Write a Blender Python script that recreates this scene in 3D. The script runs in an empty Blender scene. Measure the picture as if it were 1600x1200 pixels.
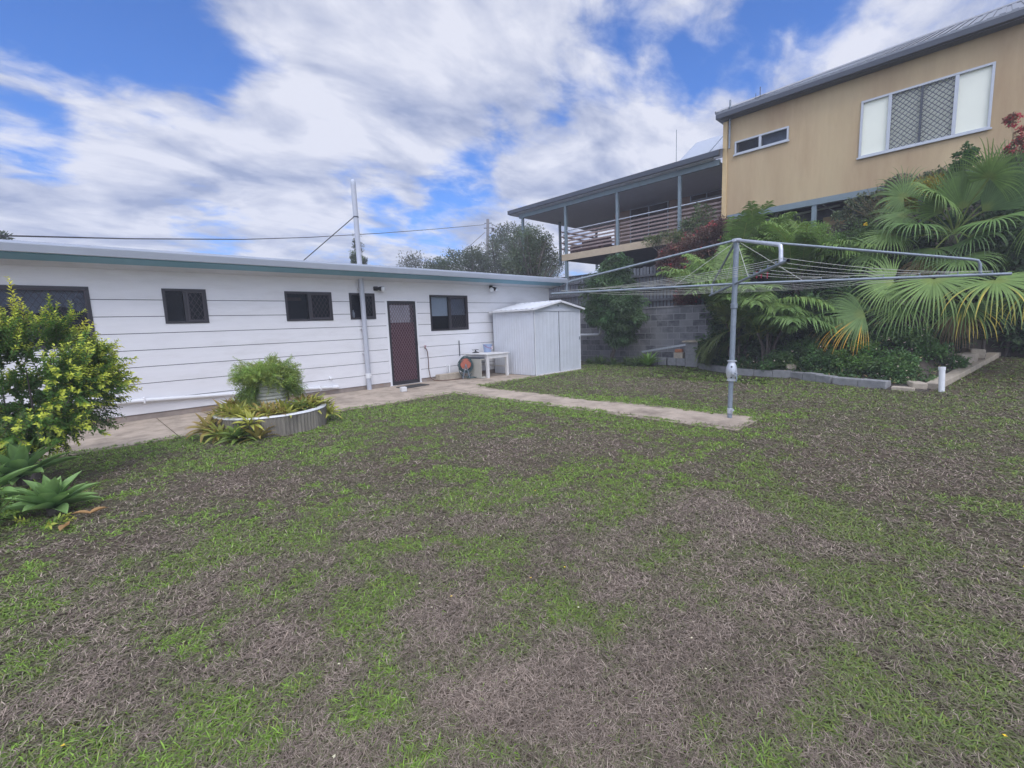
import bpy, math, random
import numpy as np
from mathutils import Vector, Matrix, noise as mnoise
random.seed(7); rng = np.random.default_rng(11)
S = bpy.context.scene
COL = S.collection
PI = math.pi
V = Vector

# ------------------------------------------------------------------ camera
CAMH = 1.45
YAW, PIT, ROL = math.radians(44.27), math.radians(-7.416), math.radians(-2.16)
fw = V((math.sin(YAW)*math.cos(PIT), math.cos(YAW)*math.cos(PIT), math.sin(PIT)))
rt0 = V((math.cos(YAW), -math.sin(YAW), 0)); up0 = rt0.cross(fw)
rt = rt0*math.cos(ROL)+up0*math.sin(ROL); up = -rt0*math.sin(ROL)+up0*math.cos(ROL)
cam = bpy.data.cameras.new('camera'); camo = bpy.data.objects.new('camera', cam); COL.objects.link(camo)
camo.matrix_world = Matrix(((rt.x, up.x, -fw.x, 0), (rt.y, up.y, -fw.y, 0), (rt.z, up.z, -fw.z, CAMH), (0, 0, 0, 1)))
cam.sensor_width = 36; cam.lens = 36*711.9/1600; cam.clip_end = 5000; cam.clip_start = .05
S.camera = camo

# ------------------------------------------------------------------ materials
def nt(m):
    m.use_nodes = True
    n = m.node_tree.nodes; l = m.node_tree.links
    b = n['Principled BSDF']
    return n, l, b
def rgba(c): return (c[0], c[1], c[2], 1)
def pmat(name, col, rough=.6, metal=0., var=.12, scale=6., bump=0., bscale=80., spec=.5, stretch=None, col2=None, thr=(.45, .65)):
    m = bpy.data.materials.new(name); n, l, b = nt(m)
    b.inputs['Roughness'].default_value = rough; b.inputs['Metallic'].default_value = metal
    b.inputs['Specular IOR Level'].default_value = spec
    tc = n.new('ShaderNodeTexCoord'); src = tc.outputs['Object']
    if stretch:
        mp = n.new('ShaderNodeMapping'); mp.inputs['Scale'].default_value = stretch
        l.new(src, mp.inputs['Vector']); src = mp.outputs[0]
    nz = n.new('ShaderNodeTexNoise'); nz.inputs['Scale'].default_value = scale; nz.inputs['Detail'].default_value = 6
    nz.inputs['Roughness'].default_value = .65
    l.new(src, nz.inputs['Vector'])
    r = n.new('ShaderNodeValToRGB')
    r.color_ramp.elements[0].position = .3; r.color_ramp.elements[1].position = .7
    r.color_ramp.elements[0].color = rgba([c*(1-var) for c in col]); r.color_ramp.elements[1].color = rgba([min(1, c*(1+var)) for c in col])
    l.new(nz.outputs['Fac'], r.inputs['Fac']); out = r.outputs['Color']
    if col2:
        n2 = n.new('ShaderNodeTexNoise'); n2.inputs['Scale'].default_value = scale*.37; n2.inputs['Detail'].default_value = 8
        n2.inputs['Roughness'].default_value = .7
        l.new(src, n2.inputs['Vector'])
        mr = n.new('ShaderNodeMapRange'); mr.inputs['From Min'].default_value = thr[0]; mr.inputs['From Max'].default_value = thr[1]
        l.new(n2.outputs['Fac'], mr.inputs['Value'])
        mx = n.new('ShaderNodeMix'); mx.data_type = 'RGBA'
        l.new(mr.outputs[0], mx.inputs['Factor']); l.new(out, mx.inputs['A']); mx.inputs['B'].default_value = rgba(col2)
        out = mx.outputs['Result']
    l.new(out, b.inputs['Base Color'])
    if bump:
        n3 = n.new('ShaderNodeTexNoise'); n3.inputs['Scale'].default_value = bscale; n3.inputs['Detail'].default_value = 6
        l.new(tc.outputs['Object'], n3.inputs['Vector'])
        bp = n.new('ShaderNodeBump'); bp.inputs['Strength'].default_value = bump; bp.inputs['Distance'].default_value = .01
        l.new(n3.outputs['Fac'], bp.inputs['Height']); l.new(bp.outputs[0], b.inputs['Normal'])
    return m
def leafmat(name, rough=.5, trans=.28, spec=.35, gain=1.0, tint=(1.04, 1.0, .78)):
    m = bpy.data.materials.new(name); n, l, b = nt(m)
    a = n.new('ShaderNodeAttribute'); a.attribute_name = 'Col'
    tc = n.new('ShaderNodeTexCoord'); nz = n.new('ShaderNodeTexNoise'); nz.inputs['Scale'].default_value = 14; nz.inputs['Detail'].default_value = 3
    l.new(tc.outputs['Object'], nz.inputs['Vector'])
    mr = n.new('ShaderNodeMapRange'); mr.inputs['To Min'].default_value = 1.0*gain; mr.inputs['To Max'].default_value = 1.6*gain
    l.new(nz.outputs['Fac'], mr.inputs['Value'])
    vm = n.new('ShaderNodeVectorMath'); vm.operation = 'SCALE'
    l.new(a.outputs['Color'], vm.inputs[0]); l.new(mr.outputs[0], vm.inputs['Scale'])
    vm2 = n.new('ShaderNodeVectorMath'); vm2.operation = 'MULTIPLY'; l.new(vm.outputs[0], vm2.inputs[0]); vm2.inputs[1].default_value = tint; vm = vm2
    l.new(vm.outputs[0], b.inputs['Base Color'])
    b.inputs['Roughness'].default_value = rough; b.inputs['Specular IOR Level'].default_value = spec
    if trans:
        t = n.new('ShaderNodeBsdfTranslucent'); l.new(vm.outputs[0], t.inputs['Color'])
        mx = n.new('ShaderNodeMixShader'); mx.inputs[0].default_value = trans
        l.new(b.outputs[0], mx.inputs[1]); l.new(t.outputs[0], mx.inputs[2])
        l.new(mx.outputs[0], n['Material Output'].inputs['Surface'])
    return m
LEAF = leafmat('foliage', gain=1.4); GRASSM = leafmat('grass_blades', .6, .25, .25, 1.0); DRYM = leafmat('dry_turf', .85, .0, .1, .9, (1, 1, 1))
M = {}
M['siding'] = pmat('white_siding_paint', (.76, .755, .765), .45, var=.03, scale=3, stretch=(.6, 1, 3), col2=(.62, .61, .60), thr=(.5, .82))
M['groove'] = pmat('dark_groove', (.10, .10, .105), .9)
M['white'] = pmat('white_paint', (.78, .78, .79), .4, var=.04)
M['gutterw'] = pmat('white_gutter_metal', (.46, .50, .57), .35, var=.05, scale=2)
M['teal'] = pmat('teal_soffit_paint', (.16, .36, .46), .5, var=.06)
M['soffit'] = pmat('grey_soffit_paint', (.58, .60, .64), .6, var=.06)
M['bronze'] = pmat('bronze_aluminium', (.028, .026, .030), .38, var=.1)
M['maroon'] = pmat('maroon_door_skin', (.065, .016, .024), .4, var=.12, scale=3)
M['mesh'] = pmat('dark_grille_metal', (.05, .042, .05), .45)
M['blind'] = pmat('pale_blind', (.75, .80, .86), .7, var=.04)
M['interior'] = pmat('dark_interior', (.035, .037, .045), .8)
M['concrete'] = pmat('concrete_path', (.45, .365, .28), .85, var=.16, scale=5, bump=.35, bscale=120, col2=(.25, .20, .15), thr=(.45, .66))
M['block'] = pmat('concrete_block', (.25, .25, .25), .9, var=.18, scale=9, bump=.5, bscale=90)
M['footing'] = pmat('house_footing', (.34, .28, .235), .85, var=.2, scale=4, bump=.3, col2=(.36, .22, .13), thr=(.52, .7))
M['pvc'] = pmat('white_pvc_pipe', (.74, .75, .76), .35, var=.04)
M['galv'] = pmat('galvanised_steel', (.23, .27, .31), .5, metal=.25, var=.18, scale=18)
M['galvl'] = pmat('bright_galvanised', (.55, .58, .62), .38, metal=.4, var=.12, scale=18)
M['wire'] = pmat('clothesline_wire', (.52, .52, .46), .5, metal=.2)
M['shed'] = pmat('shed_steel_offwhite', (.63, .655, .70), .42, var=.05, scale=3, col2=(.54, .555, .57), thr=(.5, .8))
M['shedroof'] = pmat('shed_roof_steel', (.66, .67, .69), .4, var=.08, scale=4, col2=(.40, .40, .41), thr=(.58, .75))
M['oldwhite'] = pmat('weathered_white_timber', (.66, .65, .63), .65, var=.08, scale=6, col2=(.46, .36, .24), thr=(.60, .76))
M['beige'] = pmat('beige_enamel', (.46, .45, .39), .45, var=.06, scale=4)
M['bluepl'] = pmat('blue_plastic', (.33, .42, .60), .35, var=.06)
M['red'] = pmat('dark_red_plastic', (.30, .03, .06), .4)
M['orange'] = pmat('orange_plastic', (.40, .115, .07), .45, var=.15, scale=10)
M['hose'] = pmat('green_hose', (.045, .085, .085), .5, var=.3, scale=10)
M['copper'] = pmat('brown_hose', (.13, .075, .05), .5, var=.15)
M['black'] = pmat('black_rubber', (.018, .018, .02), .6)
M['mat'] = pmat('doormat_fibre', (.05, .047, .042), .95, var=.3, scale=40, bump=.6, bscale=200)
M['yellow'] = pmat('yellow_render', (.53, .41, .24), .85, var=.07, scale=1.5, bump=.15, bscale=50, stretch=(1, 1, .18), col2=(.41, .285, .165), thr=(.44, .68))
M['yellowtrim'] = pmat('yellow_trim', (.62, .46, .24), .7, var=.06)
M['greyteal'] = pmat('blue_grey_steel', (.19, .245, .27), .5, var=.08)
M['roofgrey'] = pmat('grey_roof_steel', (.21, .225, .25), .4, metal=.2, var=.08)
M['guttergrey'] = pmat('grey_gutter', (.06, .07, .088), .45, var=.06)
M['winframe'] = pmat('silver_window_frame', (.50, .53, .56), .4, metal=.3, var=.05)
M['winwhite'] = pmat('bright_roller_blind', (.90, .92, .78), .5, var=.03, scale=1.5)
M['ceil'] = pmat('verandah_lining', (.56, .57, .61), .7, var=.05)
M['backwall'] = pmat('verandah_wall', (.42, .28, .20), .8, var=.1, scale=2)
M['timber'] = pmat('brown_timber_rail', (.27, .20, .18), .6, var=.2, scale=5)
M['slabtrim'] = pmat('tan_deck_edge', (.50, .40, .27), .7, var=.1)
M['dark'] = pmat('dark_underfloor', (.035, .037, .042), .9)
M['undersurf'] = pmat('grey_underfloor_wall', (.20, .205, .23), .9, var=.2)
M['fence'] = pmat('grey_weathered_paling', (.155, .165, .18), .85, var=.3, scale=5, stretch=(6, 6, 1), bump=.3)
M['railf'] = pmat('dark_fence_rail', (.10, .105, .115), .85, var=.25)
M['bark'] = pmat('grey_bark', (.12, .10, .085), .9, var=.3, scale=12, bump=.6, bscale=40)
M['soil'] = pmat('garden_soil', (.055, .045, .036), .95, var=.4, scale=7, bump=.7, bscale=30, col2=(.09, .072, .05), thr=(.5, .7))
M['brick'] = pmat('orange_brick', (.42, .17, .085), .85, var=.2, scale=10, bump=.3)
M['solar'] = pmat('solar_glass', (.42, .46, .52), .18, var=.04)
M['terra'] = pmat('sandstone', (.42, .36, .28), .9, var=.2, scale=9, bump=.4)
M['cable'] = pmat('black_cable', (.03, .03, .033), .6)
M['poletimber'] = pmat('weathered_pole', (.20, .19, .19), .85, var=.2)
M['drum'] = pmat('old_drum_offwhite', (.45, .45, .38), .6, var=.15, scale=5, col2=(.25, .23, .17), thr=(.55, .7))
M['planter'] = pmat('ribbed_planter_concrete', (.23, .205, .17), .9, var=.3, scale=6, bump=.5, bscale=60, stretch=(1, 1, .3), col2=(.10, .09, .075), thr=(.5, .68))
M['sofa'] = pmat('dark_red_fabric', (.12, .06, .055), .8)
M['interiorpanel'] = pmat('frosted_panel', (.30, .31, .35), .6)
M['doorgrille'] = pmat('door_grille_metal', (.17, .115, .13), .45)
M['pipegrey'] = pmat('painted_vent_pipe', (.46, .48, .53), .4, var=.06)
M['bulb'] = pmat('lamp_bulb_glass', (.72, .74, .76), .12, var=.02)
M['curt'] = pmat('net_curtain', (.34, .37, .44), .8, var=.15, scale=9)
def glassmat(name, tint, rough=.05):
    m = bpy.data.materials.new(name); n, l, b = nt(m)
    b.inputs['Base Color'].default_value = rgba(tint); b.inputs['Roughness'].default_value = rough; b.inputs['Specular IOR Level'].default_value = .6
    t = n.new('ShaderNodeBsdfTransparent'); t.inputs[0].default_value = (.84, .87, .90, 1)
    mx = n.new('ShaderNodeMixShader'); mx.inputs[0].default_value = .17
    l.new(t.outputs[0], mx.inputs[1]); l.new(b.outputs[0], mx.inputs[2]); l.new(mx.outputs[0], n['Material Output'].inputs['Surface'])
    return m
M['glass'] = glassmat('window_glass', (.03, .034, .042))
M['clearpl'] = glassmat('clear_lamp_glass', (.7, .72, .74), .12)

def retaining_mat():
    m = bpy.data.materials.new('concrete_block_wall'); n, l, b = nt(m)
    tc = n.new('ShaderNodeTexCoord'); sp = n.new('ShaderNodeSeparateXYZ'); cb = n.new('ShaderNodeCombineXYZ')
    l.new(tc.outputs['Object'], sp.inputs[0]); l.new(sp.outputs['Y'], cb.inputs['X']); l.new(sp.outputs['Z'], cb.inputs['Y'])
    br = n.new('ShaderNodeTexBrick'); br.inputs['Scale'].default_value = 1; br.inputs['Brick Width'].default_value = .4; br.inputs['Row Height'].default_value = .2
    br.inputs['Mortar Size'].default_value = .010; br.inputs['Mortar Smooth'].default_value = .3; br.inputs['Bias'].default_value = -.1
    br.inputs['Color1'].default_value = (.075, .078, .09, 1); br.inputs['Color2'].default_value = (.26, .26, .27, 1); br.inputs['Mortar'].default_value = (.33, .33, .33, 1)
    l.new(cb.outputs[0], br.inputs['Vector'])
    nz = n.new('ShaderNodeTexNoise'); nz.inputs['Scale'].default_value = 2.2; nz.inputs['Detail'].default_value = 8; nz.inputs['Roughness'].default_value = .7
    l.new(tc.outputs['Object'], nz.inputs['Vector'])
    mr = n.new('ShaderNodeMapRange'); mr.inputs['From Min'].default_value = .42; mr.inputs['From Max'].default_value = .62; mr.inputs['To Max'].default_value = .8; l.new(nz.outputs['Fac'], mr.inputs['Value'])
    mx = n.new('ShaderNodeMix'); mx.data_type = 'RGBA'; l.new(mr.outputs[0], mx.inputs['Factor']); l.new(br.outputs['Color'], mx.inputs['A']); mx.inputs['B'].default_value = (.27, .27, .275, 1)
    l.new(mx.outputs['Result'], b.inputs['Base Color']); b.inputs['Roughness'].default_value = .95
    bp = n.new('ShaderNodeBump'); bp.inputs['Strength'].default_value = .5; bp.inputs['Distance'].default_value = .02
    l.new(nz.outputs['Fac'], bp.inputs['Height']); l.new(bp.outputs[0], b.inputs['Normal'])
    return m
M['retain'] = retaining_mat()

# ------------------------------------------------------------------ mesh builder
ORG = {}
def link(o, parent=None, origin=V((0, 0, 0))):
    COL.objects.link(o)
    if parent is not None:
        o.parent = parent; ORG[o.name] = ORG[parent.name]
    else:
        o.location = origin; ORG[o.name] = V(origin)
    return o
def props(o, label=None, cat=None, group=None, kind=None):
    if label: o['label'] = label
    if cat: o['category'] = cat
    if group: o['group'] = group
    if kind: o['kind'] = kind
    return o
def thing(name, label, cat, loc=(0, 0, 0), group=None):
    o = bpy.data.objects.new(name, None); o.empty_display_size = .1
    link(o, None, V(loc)); return props(o, label, cat, group)
class MB:
    def __init__(s): s.v = []; s.f = []
    def add(s, vs, fs):
        k = len(s.v); s.v += [tuple(a) for a in vs]; s.f += [tuple(i+k for i in f) for f in fs]; return s
    def box(s, x0, x1, y0, y1, z0, z1):
        if x0 > x1: x0, x1 = x1, x0
        if y0 > y1: y0, y1 = y1, y0
        if z0 > z1: z0, z1 = z1, z0
        return s.add([(x0, y0, z0), (x1, y0, z0), (x1, y1, z0), (x0, y1, z0), (x0, y0, z1), (x1, y0, z1), (x1, y1, z1), (x0, y1, z1)],
                     [(3, 2, 1, 0), (4, 5, 6, 7), (0, 1, 5, 4), (1, 2, 6, 5), (2, 3, 7, 6), (3, 0, 4, 7)])
    def obox(s, c, sz, mat3):
        hx, hy, hz = [a/2 for a in sz]; c = V(c)
        vs = [c+mat3@V(p) for p in [(-hx, -hy, -hz), (hx, -hy, -hz), (hx, hy, -hz), (-hx, hy, -hz), (-hx, -hy, hz), (hx, -hy, hz), (hx, hy, hz), (-hx, hy, hz)]]
        return s.add(vs, [(3, 2, 1, 0), (4, 5, 6, 7), (0, 1, 5, 4), (1, 2, 6, 5), (2, 3, 7, 6), (3, 0, 4, 7)])
    def bar(s, a, b, w, h, upv=(0, 0, 1)):
        a, b = V(a), V(b); d = (b-a); L = d.length; d = d/L; u = V(upv); r = d.cross(u)
        if r.length < 1e-4: r = d.cross(V((0, 1, 0)))
        r.normalize(); u = r.cross(d)
        return s.obox((a+b)/2, (L, w, h), Matrix((d, r, u)).transposed())
    def tube(s, pts, r, n=10, cap=True):
        pts = [V(p) for p in pts]; rs = r if isinstance(r, (list, tuple)) else [r]*len(pts)
        k = len(s.v); prev = None
        for i, p in enumerate(pts):
            t = (pts[min(i+1, len(pts)-1)]-pts[max(i-1, 0)]).normalized()
            if prev is None:
                a = t.cross(V((0, 0, 1)));
                if a.length < .05: a = t.cross(V((1, 0, 0)))
            else:
                a = prev-t*prev.dot(t)
            a.normalize(); prev = a; b = t.cross(a)
            for j in range(n):
                q = 2*PI*j/n; s.v.append(tuple(p+(a*math.cos(q)+b*math.sin(q))*rs[i]))
        for i in range(len(pts)-1):
            for j in range(n):
                s.f.append((k+i*n+j, k+i*n+(j+1) % n, k+(i+1)*n+(j+1) % n, k+(i+1)*n+j))
        if cap:
            s.f.append(tuple(k+j for j in range(n))[::-1]); s.f.append(tuple(k+(len(pts)-1)*n+j for j in range(n)))
        return s
    def lathe(s, prof, c=(0, 0, 0), n=24, a0=0, a1=2*PI):
        k = len(s.v); full = abs(a1-a0-2*PI) < 1e-6; m = n if full else n+1
        for (r, z) in prof:
            for j in range(m):
                q = a0+(a1-a0)*j/n; s.v.append((c[0]+r*math.cos(q), c[1]+r*math.sin(q), c[2]+z))
        for i in range(len(prof)-1):
            for j in range(n):
                j2 = (j+1) % m; s.f.append((k+i*m+j, k+i*m+j2, k+(i+1)*m+j2, k+(i+1)*m+j))
        return s
    def prism(s, poly, z0, z1):
        n = len(poly)
        return s.add([(x, y, z0) for x, y in poly]+[(x, y, z1) for x, y in poly],
                     [tuple(range(n))[::-1], tuple(range(n, 2*n))]+[(i, (i+1) % n, n+(i+1) % n, n+i) for i in range(n)])
    def build(s, name, mat, parent=None, origin=None, smooth=False, bevel=0, seg=2):
        if parent is not None: og = ORG[parent.name]
        else: og = V(origin) if origin is not None else V((0, 0, 0))
        me = bpy.data.meshes.new(name)
        me.from_pydata([(a[0]-og.x, a[1]-og.y, a[2]-og.z) for a in s.v], [], s.f); me.update()
        me.materials.append(mat)
        if smooth:
            me.polygons.foreach_set('use_smooth', [True]*len(me.polygons))
            try: me.set_sharp_from_angle(angle=math.radians(40))
            except Exception: pass
        o = bpy.data.objects.new(name, me); link(o, parent, og)
        if bevel:
            bm = o.modifiers.new('bevel', 'BEVEL'); bm.width = bevel; bm.segments = seg; bm.limit_method = 'ANGLE'
        return o

def fast_mesh(name, verts, loops, loop_starts, loop_totals, colors, mat, parent=None, origin=(0, 0, 0), smooth=False):
    og = np.array(ORG[parent.name]) if parent is not None else np.array(origin, float)
    me = bpy.data.meshes.new(name)
    verts = (verts-og).astype(np.float32)
    me.vertices.add(len(verts)); me.vertices.foreach_set('co', verts.ravel())
    me.loops.add(len(loops)); me.loops.foreach_set('vertex_index', loops.astype(np.int32))
    me.polygons.add(len(loop_starts)); me.polygons.foreach_set('loop_start', loop_starts.astype(np.int32))
    try: me.polygons.foreach_set('loop_total', loop_totals.astype(np.int32))
    except Exception: pass
    me.update(calc_edges=True); me.validate()
    if colors is not None:
        ca = me.color_attributes.new('Col', 'FLOAT_COLOR', 'POINT')
        c4 = np.ones((len(verts), 4), np.float32); c4[:, :3] = np.clip(colors, 0, 1)
        ca.data.foreach_set('color', c4.ravel())
    me.materials.append(mat)
    if smooth: me.polygons.foreach_set('use_smooth', [True]*len(me.polygons))
    o = bpy.data.objects.new(name, me); link(o, parent, V(og)); return o
def nrm(a): return a/np.maximum(np.linalg.norm(a, axis=-1, keepdims=True), 1e-9)

class LF:
    """collects leaves / blades as arrays, and plain coloured strips"""
    def __init__(s): s.V = []; s.F3 = []; s.F4 = []; s.C = []; s.n = 0
    def raw(s, v, f3, f4, c):
        if f3 is not None and len(f3): s.F3.append(np.asarray(f3)+s.n)
        if f4 is not None and len(f4): s.F4.append(np.asarray(f4)+s.n)
        s.V.append(np.asarray(v, float)); s.C.append(np.asarray(c, float)); s.n += len(v)
    def leaves(s, P, D, N, L, W, C, fold=.25, droop=.0):
        P, D, N = np.asarray(P, float), nrm(np.asarray(D, float)), np.asarray(N, float); n = len(P)
        L = np.broadcast_to(np.asarray(L, float), (n,))[:, None]; W = np.broadcast_to(np.asarray(W, float), (n,))[:, None]
        Sd = nrm(np.cross(D, N)); N2 = nrm(np.cross(Sd, D))
        a = P; b = P+D*L*.45-Sd*W*.5+N2*W*fold; t = P+D*L+np.array([0, 0, -1])*L*droop; c = P+D*L*.45+Sd*W*.5+N2*W*fold
        v = np.stack([a, b, t, c], 1).reshape(-1, 3); i = np.arange(n)[:, None]*4
        f = np.concatenate([i+np.array([[0, 1, 2]]), i+np.array([[0, 2, 3]])])
        col = np.repeat(np.broadcast_to(np.asarray(C, float), (n, 3)), 4, 0)
        s.raw(v, f, None, col)
    def blades(s, P, D, Sd, L, W, bend, C0, C1):
        P = np.asarray(P, float); n = len(P); D = nrm(np.asarray(D, float)); Sd = nrm(np.asarray(Sd, float))
        L = np.broadcast_to(np.asarray(L, float), (n,))[:, None]; W = np.broadcast_to(np.asarray(W, float), (n,))[:, None]
        bend = np.broadcast_to(np.asarray(bend, float), (n,))[:, None]
        g = np.array([0, 0, -1.])
        m = P+D*L*.5+g*bend*L*.18; t = P+D*L*.95+g*bend*L*.75
        v = np.stack([P-Sd*W*.35, P+Sd*W*.35, m+Sd*W*.5, m-Sd*W*.5, t], 1).reshape(-1, 3); i = np.arange(n)[:, None]*5
        C0 = np.broadcast_to(np.asarray(C0, float), (n, 3)); C1 = np.broadcast_to(np.asarray(C1, float), (n, 3))
        col = np.stack([C0, C0, (C0+C1)/2, (C0+C1)/2, C1], 1).reshape(-1, 3)
        s.raw(v, i+np.array([[3, 2, 4]]), i+np.array([[0, 1, 2, 3]]), col)
    def tube(s, pts, r, c, n=5):
        b = MB(); b.tube(pts, r, n, cap=False)
        s.raw(np.array(b.v), None, np.array(b.f), np.broadcast_to(np.array(c, float), (len(b.v), 3)))
    def build(s, name, mat, parent=None, origin=(0, 0, 0), smooth=False):
        v = np.concatenate(s.V); c = np.concatenate(s.C)
        f3 = np.concatenate(s.F3) if s.F3 else np.zeros((0, 3), int); f4 = np.concatenate(s.F4) if s.F4 else np.zeros((0, 4), int)
        loops = np.concatenate([f3.ravel(), f4.ravel()]); tot = np.concatenate([np.full(len(f3), 3), np.full(len(f4), 4)])
        st = np.concatenate([[0], np.cumsum(tot)[:-1]])
        return fast_mesh(name, v, loops, st, tot, c, mat, parent, origin, smooth)
def jit(c, n, a=.25, hue=.08):
    c = np.asarray(c, float); k = 1+a*(rng.random((n, 1))*2-1); h = 1+hue*(rng.random((n, 3))*2-1)
    return c*k*h
def rdir(n):
    d = rng.normal(size=(n, 3)); return nrm(d)
def copy_tree(o, parent=None):
    c = o.copy(); COL.objects.link(c)
    if parent is not None: c.parent = parent
    for ch in list(o.children): copy_tree(ch, c)
    return c
GREEN =  [(1.62, 6.42, 0.36), (2.97, 6.54, 0.36), (4.32, 6.89, 0.43), (5.23, 7.18, 0.39), (5.13, 5.92, 0.35), (5.65, 4.38, 0.32), (5.66, 3.26, 0.25), (5.67, 2.36, 0.22), (7.19, 1.86, 0.25), (7.85, 1.91, 0.18), (7.78, 7.98, 0.49), (8.35, 7.44, 0.49), (7.73, 5.97, 0.34), (7.33, 4.21, 0.26), (6.88, 2.87, 0.17), (11.34, 6.52, 0.56), (10.78, 4.51, 0.48), (9.99, 2.89, 0.4), (9.93, 2.0, 0.45), (9.53, 1.28, 0.41), (9.21, 0.46, 0.3), (10.48, -0.22, 0.38), (8.25, 1.33, 0.36), (9.37, 2.93, 0.31), (9.48, -0.49, 0.34), (2.1, 3.05, 0.3), (2.57, 3.02, 0.29), (2.88, 2.75, 0.29), (3.36, 2.61, 0.23), (3.26, 2.0, 0.31), (4.09, 2.35, 0.25), (3.66, 6.04, 0.37), (2.67, 3.52, 0.24), (2.49, 4.43, 0.18), (2.47, 5.31, 0.2), (1.03, 3.5, 0.3), (0.77, 3.47, 0.22), (0.48, 3.53, 0.19), (1.4, 3.57, 0.29), (1.22, 2.75, 0.21), (1.13, 2.26, 0.18), (1.24, 2.09, 0.16), (0.18, 3.22, 0.18), (-0.11, 3.59, 0.21), (-0.28, 4.15, 0.21), (-0.35, 3.54, 0.15), (0.63, 3.93, 0.15), (1.5, 4.37, 0.14), (4.39, 1.35, 0.26), (4.04, 0.95, 0.26), (3.75, 0.61, 0.25), (3.6, 0.34, 0.23), (3.55, 0.15, 0.17), (4.61, -0.2, 0.2), (4.67, -0.06, 0.21), (4.98, 2.07, 0.27), (3.91, 1.85, 0.22), (2.91, 0.88, 0.17), (2.89, 0.63, 0.21), (2.98, 0.41, 0.2), (2.98, 0.22, 0.17), (2.86, 0.08, 0.18), (2.78, -0.07, 0.16), (2.77, -0.21, 0.15), (3.28, 0.88, 0.14), (1.74, 2.2, 0.18), (2.04, 2.02, 0.19), (1.7, 1.55, 0.12), (1.63, 1.12, 0.11), (1.8, 1.12, 0.11), (1.69, 1.34, 0.08), (1.36, 1.65, 0.09), (1.59, 2.27, 0.1), (1.52, 2.61, 0.14), (0.77, 1.86, 0.1), (0.8, 2.09, 0.09), (0.7, 1.55, 0.11), (0.82, 1.48, 0.11), (0.25, 2.54, 0.13), (-0.27, 2.78, 0.14), (-0.17, 2.16, 0.1), (0.07, 1.91, 0.1), (0.22, 1.83, 0.1), (0.66, 1.32, 0.08), (0.36, 1.7, 0.07), (0.31, 1.98, 0.08), (0.21, 2.16, 0.08), (1.05, 1.6, 0.07), (0.92, 2.14, 0.1), (2.14, 0.25, 0.13), (2.05, 0.12, 0.13), (2.07, -0.01, 0.14), (2.38, -0.14, 0.14), (2.08, -0.14, 0.15), (1.83, 0.28, 0.1), (1.51, 0.38, 0.09), (2.37, 0.05, 0.13), (3.53, -0.24, 0.11)]
BROWN =  [(1.29, 5.22, 0.52), (0.87, 5.13, 0.4), (2.08, 1.2, 0.27), (1.88, 0.82, 0.34), (1.37, 0.93, 0.3), (1.51, 0.61, 0.3), (1.12, 1.21, 0.23), (5.46, 0.7, 0.57), (5.62, 0.03, 0.52), (2.68, 5.05, 0.41), (8.92, 5.95, 0.58), (9.47, 4.97, 0.66), (4.58, 3.06, 0.4), (3.65, 3.79, 0.3), (3.29, 1.36, 0.38), (2.51, 2.27, 0.26), (1.0, 1.24, 0.19), (1.27, 1.84, 0.22), (0.33, 2.88, 0.18), (-0.0, 2.57, 0.22), (0.51, 2.18, 0.17), (3.27, 0.62, 0.13)]

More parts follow.
